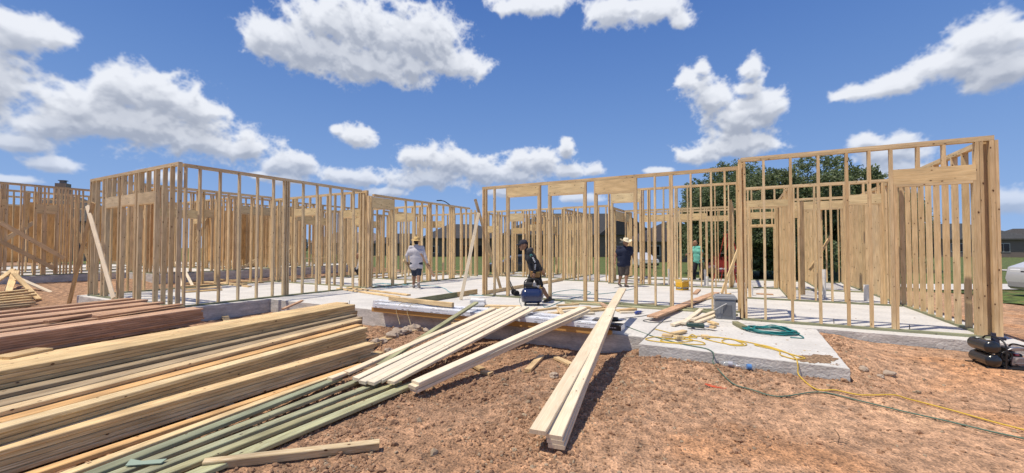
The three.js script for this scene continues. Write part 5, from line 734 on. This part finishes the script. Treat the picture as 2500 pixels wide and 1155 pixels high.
{ // man in navy shirt walking to the camera
  const J = { floor: 0, hipc: [0, 0.86, 0], hipL: [-0.10, 0.84, 0], hipR: [0.10, 0.84, 0], chest: [0.03, 1.23, 0.02], neck: [0.06, 1.42, 0.03], shL: [-0.17, 1.36, 0], shR: [0.25, 1.36, 0], elL: [-0.28, 1.12, -0.03], elR: [0.35, 1.12, -0.03], wrL: [-0.32, 0.90, 0.04], wrR: [0.37, 0.89, 0.05], knL: [-0.10, 0.46, 0.0], knR: [0.08, 0.47, 0.06], anL: [-0.11, 0.10, -0.15], anR: [0.03, 0.075, 0.12], toeL: [-0.10, 0.035, -0.02], toeR: [0.045, 0.04, 0.27], head: [0.06, 1.545, 0.06] };
  const t = person('person in a navy T-shirt, brown shorts and pale cowboy hat walking across the slab', G(1523, 700, 0), J, { face: [0.1, -0.2, 1], shirt: cloth(0.012, 0.018, 0.045), pants: cloth(0.085, 0.07, 0.06), shoe: flat(0.06, 0.05, 0.055, 0.8), hair: true, bulk: 1.2, sleeve: 0.55, shorts: 0.98, hem: 0.07, turn: 0.1 });
  brimHat(t, J.head, [0.1, 0, -0.06], flat(0.72, 0.66, 0.48, 0.85), 0.20, 0.075, 0.13, flat(0.45, 0.36, 0.22, 0.8));
}
{ // person in green, turned away
  const J = { floor: 0, hipc: [0, 0.86, 0], hipL: [-0.06, 0.84, -0.07], hipR: [0.06, 0.84, 0.07], chest: [-0.04, 1.23, 0], neck: [-0.09, 1.42, 0], shL: [-0.09, 1.36, -0.18], shR: [0.0, 1.36, 0.18], elL: [-0.2, 1.14, -0.22], elR: [0.06, 1.10, 0.24], wrL: [-0.38, 1.08, -0.12], wrR: [0.02, 0.88, 0.22], knL: [-0.12, 0.46, -0.08], knR: [0.10, 0.46, 0.08], anL: [-0.14, 0.075, -0.08], anR: [0.14, 0.075, 0.1], toeL: [-0.28, 0.035, -0.08], toeR: [0.0, 0.035, 0.12], head: [-0.12, 1.55, 0] };
  person('person in a mint green T-shirt and dark trousers behind the studs near the drain stubs', V(-1.65, 0, -19.3), J, { face: [-1, -0.1, 0], shirt: cloth(0.16, 0.50, 0.42), pants: cloth(0.02, 0.02, 0.03), shoe: black, hair: true, sleeve: 0.6, shorts: 1.9, cell: 0.016 });
}
{ // crouching person behind the garage wall
  const J = { floor: 0, hipc: [0.12, 0.42, 0], hipL: [0.1, 0.41, -0.09], hipR: [0.1, 0.41, 0.09], chest: [0.0, 0.76, 0], neck: [-0.11, 0.93, 0], shL: [-0.07, 0.88, -0.18], shR: [-0.06, 0.88, 0.18], elL: [-0.12, 0.62, -0.22], elR: [-0.10, 0.62, 0.24], wrL: [-0.24, 0.42, -0.15], wrR: [-0.24, 0.44, 0.15], knL: [-0.22, 0.50, -0.12], knR: [-0.24, 0.46, 0.12], anL: [-0.02, 0.075, -0.12], anR: [0.02, 0.075, 0.12], toeL: [-0.17, 0.035, -0.13], toeR: [-0.13, 0.035, 0.13], head: [-0.19, 1.03, 0] };
  person('person in a light shirt crouching behind the studs of the garage', V(-13.9, 0, -12.3), J, { face: [-1, -0.4, 0.2], shirt: cloth(0.50, 0.50, 0.52), pants: cloth(0.015, 0.015, 0.02), shoe: black, hair: true, shorts: 1.9, cell: 0.016 });
}

// ---------- trees ----------
const barkM = flat(0.10, 0.075, 0.055, 1);
function leafCluster(q, n, size) {
  const P = [], N = [], C = [], I = []; for (let k = 0; k < n; k++) {
    const c = V(q() - 0.5, q() - 0.5, q() - 0.5).multiplyScalar(size * 2.2), u = V(q() - 0.5, q() - 0.5, q() - 0.5).normalize(), w = u.clone().cross(V(q() - 0.5, q() - 0.5, q() - 0.5)).normalize(), s = size * (0.5 + 0.5 * q()), b = P.length / 3, nn = u.clone().cross(w);
    for (const [a, d] of [[-1, 0], [0, 0.45], [1, 0], [0, -0.45]]) { const v = c.clone().addScaledVector(u, a * s).addScaledVector(w, d * s); P.push(v.x, v.y, v.z); N.push(nn.x, nn.y, nn.z); } I.push(b, b + 1, b + 2, b, b + 2, b + 3);
  }
  const g = new THREE.BufferGeometry(); g.setAttribute('position', new THREE.Float32BufferAttribute(P, 3)); g.setIndex(I); g.computeVertexNormals(); return g;
}
const leafM = new THREE.MeshPhysicalMaterial({ roughness: 0.8, transmission: 0.45, thickness: 0, side: THREE.DoubleSide, color: 0xffffff });
function tree(name, label, pos, h, rx, seed, count, trunkH, leaf = 0.1, tint = [0.155, 0.21, 0.08], group) {
  const q = rng(seed), t = thing(name, label, 'tree', pos, 0, group), limbs = [], lobes = [];
  const th = trunkH, tips = [];
  limbs.push(tube([[0, -0.3, 0], [0.05, th * 0.5, 0.03], [0, th, 0]], h * 0.035, 8, 8));
  for (let k = 0; k < 11; k++) { const a = k * 2.4 + q(), e = 0.25 + 0.7 * q(), R2 = rx * (0.45 + 0.4 * q()), tip = V(Math.cos(a) * R2 * Math.cos(e * 0.8), th + (h - th) * (0.25 + 0.55 * e), Math.sin(a) * R2 * Math.cos(e * 0.8)); tips.push(tip); limbs.push(tube([[0, th * 0.85, 0], [tip.x * 0.45, mix(th, tip.y, 0.55), tip.z * 0.45], [tip.x, tip.y, tip.z]], h * 0.012, 8, 6)); }
  mesh('trunk', mg(limbs), barkM, t);
  const nl = 46; for (let k = 0; k < nl; k++) { const a = q() * 6.283, r = Math.sqrt(q()) * rx * 0.86, f = r / rx, top = h * (0.98 - 0.42 * f * f), bot = h * 0.14, y = mix(bot, top, Math.pow(q(), 0.75)); lobes.push([Math.cos(a) * r, y, Math.sin(a) * r, (0.13 + 0.10 * q()) * h]); }
  const im = new THREE.InstancedMesh(leafCluster(q, 9, leaf), leafM, count), m = new THREE.Matrix4(), qq = new THREE.Quaternion(), e = new THREE.Euler(), col = new THREE.Color(); im.name = 'crown'; im.userData.kind = 'stuff';
  for (let k = 0; k < count; k++) { const L = lobes[Math.floor(q() * nl)], d = V(q() - 0.5, q() - 0.5, q() - 0.5).normalize(), r = L[3] * (0.55 + 0.5 * Math.pow(q(), 0.6)) * (1 + 0.5 * fbm(d.x * 2 + L[0], d.y * 2, d.z * 2, 2)); e.set(q() * 6, q() * 6, q() * 6); qq.setFromEuler(e); const s = 0.7 + 0.6 * q(); m.compose(V(L[0] + d.x * r, Math.max(0.25, L[1] + d.y * r * 0.8), L[2] + d.z * r), qq, V(s, s, s)); im.setMatrixAt(k, m); const v = 0.7 + 0.6 * q(); im.setColorAt(k, col.setRGB(tint[0] * v, tint[1] * v, tint[2] * v)); }
  t.add(im); return t;
}
const place = (px, depth) => { const d = sight(px, 602), f = depth / (-(d.x * -Math.sin(YAW) * -1 + d.z * Math.cos(YAW)) || 1); const fw = V(-Math.sin(YAW), 0, -Math.cos(YAW)), k = depth / (d.x * fw.x + d.z * fw.z); const z = d.z * k; return V(d.x * k, -0.27 - DROP(z, d.x * k), z); };
tree('oak_tree', 'broad dark green oak behind the tall front, higher crown', place(1960, 29), 7.9, 6.0, 3, 30000, 2.0);
tree('oak_tree', 'rounded dark green oak behind the low front, lower crown', place(1770, 31), 7.4, 3.9, 8, 17000, 1.8);
tree('oak_tree', 'smaller oak at the right end of the oak clump', place(2110, 30), 6.6, 3.3, 21, 13000, 1.6);
tree('shrub_oak', 'low bushy oak filling the gap under the two tall crowns', place(1860, 27), 5.2, 3.4, 31, 13000, 0.8);
[[2480, 120, 5.5, 3.4], [2455, 125, 4.6, 3.0], [2500, 110, 5.0, 3.2], [985, 110, 5.0, 5], [955, 118, 4.6, 5], [845, 120, 5.2, 5], [1010, 125, 4.4, 4.6], [890, 130, 5.0, 5], [700, 120, 6, 6], [620, 125, 5, 6], [2225, 115, 5, 5], [2290, 125, 5.2, 6]].forEach(([px, d, h, r], i) => tree('yard_tree', px > 2400 ? 'small dark tree in front of the far roofs beyond the parked van' : px > 2000 ? 'small dark tree far beyond the right side wall' : 'small dark tree far off behind the side wall', place(px, d), h, r, 60 + i, 900, 1, 0.3, [0.035, 0.06, 0.022], px > 2400 ? 'far trees beyond the van' : px > 2000 ? 'far trees beyond the right wall' : 'far trees behind the side wall'));

// ---------- far houses ----------
const shingle = tex(256, 256, (u, v) => { const row = Math.floor(v * 32), s = 0.72 + 0.25 * n3(u * 40, row * 3.1, 2) + 0.16 * ((v * 32) % 1) - 0.1; return [s, s, s]; }, true, 0.5, 0.5);
function hipHouse(name, label, pos, turn, w, d, eave, peak, wallC, roofC, opt = {}) {
  const t = thing(name, label, 'house', pos, turn), wm = new THREE.MeshStandardMaterial({ color: new THREE.Color().setRGB(...wallC), roughness: 0.95, map: concMap }), rm = new THREE.MeshStandardMaterial({ color: new THREE.Color().setRGB(...roofC), roughness: 0.95, map: shingle });
  mesh('wall', at(new THREE.BoxGeometry(w, eave, d), 0, eave / 2, 0), wm, t);
  const o = 0.5, X = w / 2 + o, Z = d / 2 + o, r = Math.max(0.3, w / 2 - d / 2), e = eave, P = [], tri = (a, b, c) => P.push(...a, ...b, ...c), A = [-X, e, Z], B = [X, e, Z], C = [X, e, -Z], D = [-X, e, -Z], E = [-r, peak, 0], F = [r, peak, 0];
  tri(A, B, F); tri(A, F, E); tri(B, C, F); tri(C, D, E); tri(C, E, F); tri(D, A, E); tri(A, D, C); tri(A, C, B);
  const g = new THREE.BufferGeometry(); g.setAttribute('position', new THREE.Float32BufferAttribute(P, 3)); const uv = []; for (let i = 0; i < P.length; i += 3) uv.push(P[i] + P[i + 2] * 0.3, P[i + 1] * 1.3 + P[i + 2] * 0.2); g.setAttribute('uv', new THREE.Float32BufferAttribute(uv, 2)); g.computeVertexNormals();
  const roof = mesh('roof', g, rm, t); mesh('fascia', mg([at(new THREE.BoxGeometry(2 * X + 0.04, 0.18, 0.06), 0, e - 0.06, Z), at(new THREE.BoxGeometry(0.06, 0.18, 2 * Z), X, e - 0.06, 0), at(new THREE.BoxGeometry(0.06, 0.18, 2 * Z), -X, e - 0.06, 0)]), flat(0.10, 0.095, 0.09, 0.8), roof);
  const glass = new THREE.MeshPhysicalMaterial({ color: 0x1a2026, roughness: 0.1, metalness: 0 }), trim = flat(0.55, 0.53, 0.5, 0.7);
  for (const x of opt.windows || [-0.3, 0.05, 0.34]) { const wd = mesh('window', at(new THREE.BoxGeometry(1.5, 1.4, 0.06), x * w, 1.5, d / 2 + 0.03), trim, t); for (const s of [-1, 1]) mesh('pane', at(new THREE.BoxGeometry(0.64, 1.22, 0.03), x * w + s * 0.35, 1.5, d / 2 + 0.062), glass, wd); }
  if (opt.door !== undefined) { const dr = mesh('door', at(new THREE.BoxGeometry(1.0, 2.1, 0.05), opt.door * w, 1.06, d / 2 + 0.03), flat(0.08, 0.05, 0.04, 0.6), t); mesh('handle', at(new THREE.SphereGeometry(0.05, 8, 6), opt.door * w + 0.4, 1.0, d / 2 + 0.08), steel, dr); }
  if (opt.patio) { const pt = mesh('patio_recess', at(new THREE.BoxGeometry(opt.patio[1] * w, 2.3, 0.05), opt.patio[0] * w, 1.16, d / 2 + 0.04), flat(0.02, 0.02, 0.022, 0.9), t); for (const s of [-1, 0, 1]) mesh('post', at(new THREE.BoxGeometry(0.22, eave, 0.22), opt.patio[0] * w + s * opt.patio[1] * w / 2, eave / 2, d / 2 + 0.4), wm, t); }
  for (const [gx, gp, gw] of opt.gables || []) { const s = new THREE.Shape(); s.moveTo(-gw / 2, 0); s.lineTo(gw / 2, 0); s.lineTo(0, gp); const gg = new THREE.ExtrudeGeometry(s, { depth: d / 2 + 0.8, bevelEnabled: false }); mesh('gable', at(gg, gx * w, eave - 0.02, -0.1), rm, roof); }
  if (opt.chimney) { const ch = mesh('chimney', at(new THREE.BoxGeometry(1.1, 2.9, 0.9), opt.chimney * w, peak + 0.15, 0), wm, roof); mesh('chimney_cap', mg([at(new THREE.BoxGeometry(0.5, 0.35, 0.4), opt.chimney * w, peak + 1.75, 0), at(new THREE.BoxGeometry(0.7, 0.08, 0.6), opt.chimney * w, peak + 1.97, 0)]), flat(0.15, 0.15, 0.15, 0.6), roof); }
  return t;
}
hipHouse('brick_house', 'dark-roofed single-storey house behind the middle of the site', place(1405, 90), YAW, 31, 16, 4.4, 9.2, [0.30, 0.25, 0.21], [0.11, 0.112, 0.12], { windows: [-0.1, 0.24, 0.38], patio: [-0.34, 0.2], door: 0.08, gables: [[0.28, 4.2, 11]] });
hipHouse('brick_house', 'dark-roofed house with a shaded patio beyond the long side wall', place(1130, 92), YAW + 0.25, 18, 12, 3.8, 7.0, [0.26, 0.22, 0.19], [0.12, 0.12, 0.128], { windows: [-0.36, 0.38], patio: [0.05, 0.3] });
hipHouse('brick_house', 'grey-roofed house seen between the right side studs', place(2290, 72), YAW - 0.4, 18, 11, 2.9, 5.6, [0.33, 0.27, 0.25], [0.12, 0.125, 0.13], { windows: [-0.3, 0.0, 0.3], door: -0.14, gables: [[-0.25, 2.2, 5]] });
hipHouse('brick_house', 'far house with a pointed grey roof beyond the parked van', place(2500, 105), YAW - 0.3, 15, 11, 2.9, 6.2, [0.3, 0.26, 0.23], [0.13, 0.125, 0.125], { windows: [-0.3, 0.2] });
hipHouse('brick_house', 'far low house with a flatter grey roof next to the pointed one', place(2425, 108), YAW - 0.3, 12, 10, 2.8, 4.8, [0.3, 0.27, 0.24], [0.14, 0.135, 0.13], { windows: [-0.3, 0.2] });
hipHouse('brick_house', 'two-storey house with a chimney behind the neighbouring frame', place(165, 52), YAW + 0.3, 12, 10, 4.6, 7.9, [0.55, 0.45, 0.34], [0.16, 0.14, 0.12], { windows: [0.35], chimney: -0.05 });
hipHouse('brick_house', 'pale far house glimpsed past the garage back corner', place(865, 115), YAW, 20, 10, 3.0, 6.0, [0.62, 0.58, 0.54], [0.45, 0.36, 0.32], { windows: [-0.3, 0, 0.3] });
hipHouse('brick_house', 'dark far roof low beside the person in the straw hat', place(990, 100), YAW, 14, 10, 2.8, 5.2, [0.3, 0.26, 0.22], [0.09, 0.09, 0.095], { windows: [-0.3, 0.3] });
hipHouse('brick_house', 'dark-roofed house partly behind the oak and the red ladder', place(1640, 60), YAW - 0.1, 12, 10, 2.8, 5.6, [0.28, 0.24, 0.22], [0.10, 0.085, 0.085], { windows: [-0.3, 0.3] });
{ // street lamp with a curved arm
  const p = place(1108, 42), t = thing('street_lamp', 'dark street lamp with a curved arm rising behind the side wall', 'street lamp', p, YAW), dm = flat(0.03, 0.03, 0.032, 0.5);
  mesh('pole', lathe([[0.11, 0], [0.11, 0.4], [0.075, 0.5], [0.05, 5.6], [0.045, 5.75], [0.001, 5.76]], 14), dm, t); mesh('arm', tube([[0, 5.35, 0], [-0.05, 5.75, 0], [-0.35, 6.2, 0], [-0.9, 6.6, 0], [-1.3, 6.72, 0]], 0.045, 24, 8), dm, t); mesh('lamp_head', at(rbox(0.5, 0.1, 0.22, 0.04, 3), -1.5, 6.72, 0, 0, 0, 0.05), dm, t); mesh('base', at(rbox(0.4, 0.1, 0.4, 0.02), 0, 0.05, 0), flat(0.4, 0.4, 0.38, 0.9), t);
}
// ---------- vehicles ----------
function vehicle(name, label, cat, pos, turn, prof, roof, w, col, o = {}) {      // side profile along x (front at -x), extruded and rounded inward at the roof
  const t = thing(name, label, cat, pos, turn), bm = paint(...col, 0.25), glass = new THREE.MeshPhysicalMaterial({ color: 0x0b0f12, roughness: 0.06 });
  const s = new THREE.Shape(); s.moveTo(...prof[0]); prof.slice(1).forEach(p => s.lineTo(...p)); for (const x of o.wheels) { const h = new THREE.Path(); h.absarc(x, 0.33, 0.37, 0, 6.283, true); s.holes.push(h); }
  const g = new THREE.ExtrudeGeometry(s, { depth: w - 0.16, bevelEnabled: true, bevelThickness: 0.08, bevelSize: 0.05, bevelSegments: 4, curveSegments: 16 }); g.translate(0, 0, -(w - 0.16) / 2); const q = g.attributes.position; for (let i = 0; i < q.count; i++) { const y = q.getY(i), k = y > o.belt ? 1 - 0.24 * (y - o.belt) / (o.top - o.belt) : y < 0.5 ? 0.97 : 1; q.setZ(i, q.getZ(i) * k); } g.computeVertexNormals();
  mesh('body', toCreasedNormals(g, 0.6), bm, t);
  for (const e of [-1, 1]) for (const win of o.windows) { const ws = new THREE.Shape(); ws.moveTo(...win[0]); win.slice(1).forEach(p => ws.lineTo(...p)); const wg = new THREE.ShapeGeometry(ws), wq = wg.attributes.position; for (let i = 0; i < wq.count; i++) { const y = wq.getY(i); wq.setZ(i, e * ((w / 2) * (1 - 0.24 * Math.max(0, y - o.belt) / (o.top - o.belt)) + 0.008)); } wg.computeVertexNormals(); mesh('side_window', wg, glass, t); }
  for (const scr of o.screens) { const [[x0, y0], [x1, y1]] = scr, k = y => (w / 2 - 0.1) * (1 - 0.24 * Math.max(0, y - o.belt) / (o.top - o.belt)), nx = -(y1 - y0), ny = x1 - x0, l = Math.hypot(nx, ny), sg = scr[2] || 1, ox = nx / l * 0.062 * sg, oy = ny / l * 0.062 * sg, gg = new THREE.BufferGeometry(); gg.setAttribute('position', new THREE.Float32BufferAttribute([x0 + ox, y0 + oy, -k(y0), x0 + ox, y0 + oy, k(y0), x1 + ox, y1 + oy, k(y1), x1 + ox, y1 + oy, -k(y1)], 3)); gg.setIndex([0, 1, 2, 0, 2, 3]); gg.computeVertexNormals(); mesh('windscreen', gg, glass, t); }
  for (const x of o.wheels) for (const e of [-1, 1]) { const wh = new THREE.Group(); wh.name = 'wheel'; wh.position.set(x, 0.32, e * (w / 2 - 0.12)); t.add(wh); mesh('tyre', at(new THREE.TorusGeometry(0.24, 0.085, 10, 26), 0, 0, 0), blackRub, wh); mesh('rim', mg([at(cyl(0.2, 0.2, 0.12, 20), 0, 0, 0, Math.PI / 2)].concat([0, 1, 2, 3, 4].map(i => at(new THREE.BoxGeometry(0.05, 0.36, 0.14), 0, 0, 0, 0, 0, i * Math.PI / 5)))), flat(0.35, 0.35, 0.36, 0.35, 0.8), wh); }
  const fx = o.front, rx = o.rear; for (const e of [-1, 1]) { mesh('headlight', at(rbox(0.12, 0.14, 0.34, 0.03), fx, o.lampY, e * (w / 2 - 0.3)), flat(0.7, 0.72, 0.74, 0.15), t); mesh('tail_light', at(rbox(0.1, 0.2, 0.26, 0.03), rx, o.lampY + 0.08, e * (w / 2 - 0.25)), paint(0.3, 0.01, 0.01), t); mesh('mirror', at(rbox(0.12, 0.13, 0.2, 0.03), o.mirror, o.belt + 0.08, e * (w / 2 + 0.08)), bm, t); }
  mesh('bumper', mg([at(rbox(0.2, 0.26, w - 0.1, 0.06), fx + 0.02, 0.42, 0), at(rbox(0.2, 0.26, w - 0.1, 0.06), rx - 0.02, 0.42, 0)]), o.bumper || flat(0.06, 0.06, 0.065, 0.5), t); mesh('grille', at(rbox(0.06, 0.2, w * 0.5, 0.01), fx - 0.03, o.lampY - 0.08, 0), black, t);
  return t;
}
const sedan = [[-2.2, 0.3], [-2.28, 0.55], [-2.2, 0.78], [-1.2, 0.95], [-0.45, 1.38], [0.6, 1.44], [1.35, 1.15], [2.1, 1.05], [2.2, 0.75], [2.15, 0.3]];
const sOpt = { wheels: [-1.38, 1.35], belt: 0.92, top: 1.46, windows: [[[-0.95, 0.97], [0.15, 0.97], [0.15, 1.36], [-0.4, 1.33]], [[0.22, 0.97], [1.15, 1.02], [0.65, 1.36], [0.22, 1.37]]], screens: [[[-1.15, 0.98], [-0.48, 1.36], -1], [[0.68, 1.4], [1.3, 1.17], 1]], front: -2.22, rear: 2.16, lampY: 0.72, mirror: -0.75 };
vehicle('parked_car', 'grey sedan parked beyond the middle rooms', 'car', place(1266, 31), YAW + 0.1, sedan, 0, 1.8, [0.06, 0.062, 0.07], sOpt);
vehicle('parked_car', 'white sedan parked behind the person in the navy shirt', 'car', place(1566, 42), YAW + 1.62, sedan, 0, 1.8, [0.6, 0.6, 0.6], sOpt);
vehicle('parked_car', 'dark red hatchback parked behind the red ladder', 'car', place(1770, 27), YAW + 1.3, sedan, 0, 1.8, [0.16, 0.02, 0.02], sOpt);
const vanP = [[-2.4, 0.3], [-2.5, 0.6], [-2.42, 0.95], [-1.75, 1.22], [-0.9, 1.78], [0.0, 1.86], [2.2, 1.84], [2.45, 1.2], [2.48, 0.35]];
vehicle('parked_van', 'silver white minivan parked on the dirt past the right wall', 'van', (() => { const p = G(2478, 735, -0.28); return V(p.x + 3.2, -0.27, p.z - 1.8); })(), YAW - 0.15, vanP, 0, 1.95, [0.55, 0.56, 0.58], { wheels: [-1.5, 1.5], belt: 1.15, top: 1.88, windows: [[[-1.5, 1.22], [-0.4, 1.22], [-0.4, 1.72], [-0.85, 1.7]], [[-0.3, 1.22], [0.9, 1.22], [0.9, 1.75], [-0.3, 1.74]], [[1.0, 1.22], [2.2, 1.22], [2.1, 1.74], [1.0, 1.75]]], screens: [[[-1.7, 1.25], [-0.95, 1.76], -1]], front: -2.44, rear: 2.44, lampY: 0.85, mirror: -1.2, bumper: flat(0.3, 0.3, 0.31, 0.6) });
{ // striped barrier by the far street
  const p = place(2478, 72), t = thing('street_barrier', 'orange and white striped barrier beyond the green verge', 'barrier', p, YAW), om = flat(0.7, 0.24, 0.04, 0.7), wm = flat(0.75, 0.72, 0.68, 0.7);
  for (let k = 0; k < 12; k++) { const s = new THREE.Shape(); s.moveTo(0, 0); s.lineTo(0.5, 0); s.lineTo(0.15, 0.45); s.lineTo(-0.35, 0.45); mesh('stripe_panel', at(new THREE.ExtrudeGeometry(s, { depth: 0.06, bevelEnabled: false }), -3 + k * 0.5, 0.55, 0), k % 2 ? om : wm, t); } for (const x of [-2.8, 0, 2.7]) mesh('leg', at(rbox(0.12, 0.7, 0.5, 0.02), x, 0.35, 0), flat(0.2, 0.2, 0.2, 0.7), t);
}

shadow(scene);
renderer.render(scene, camera);
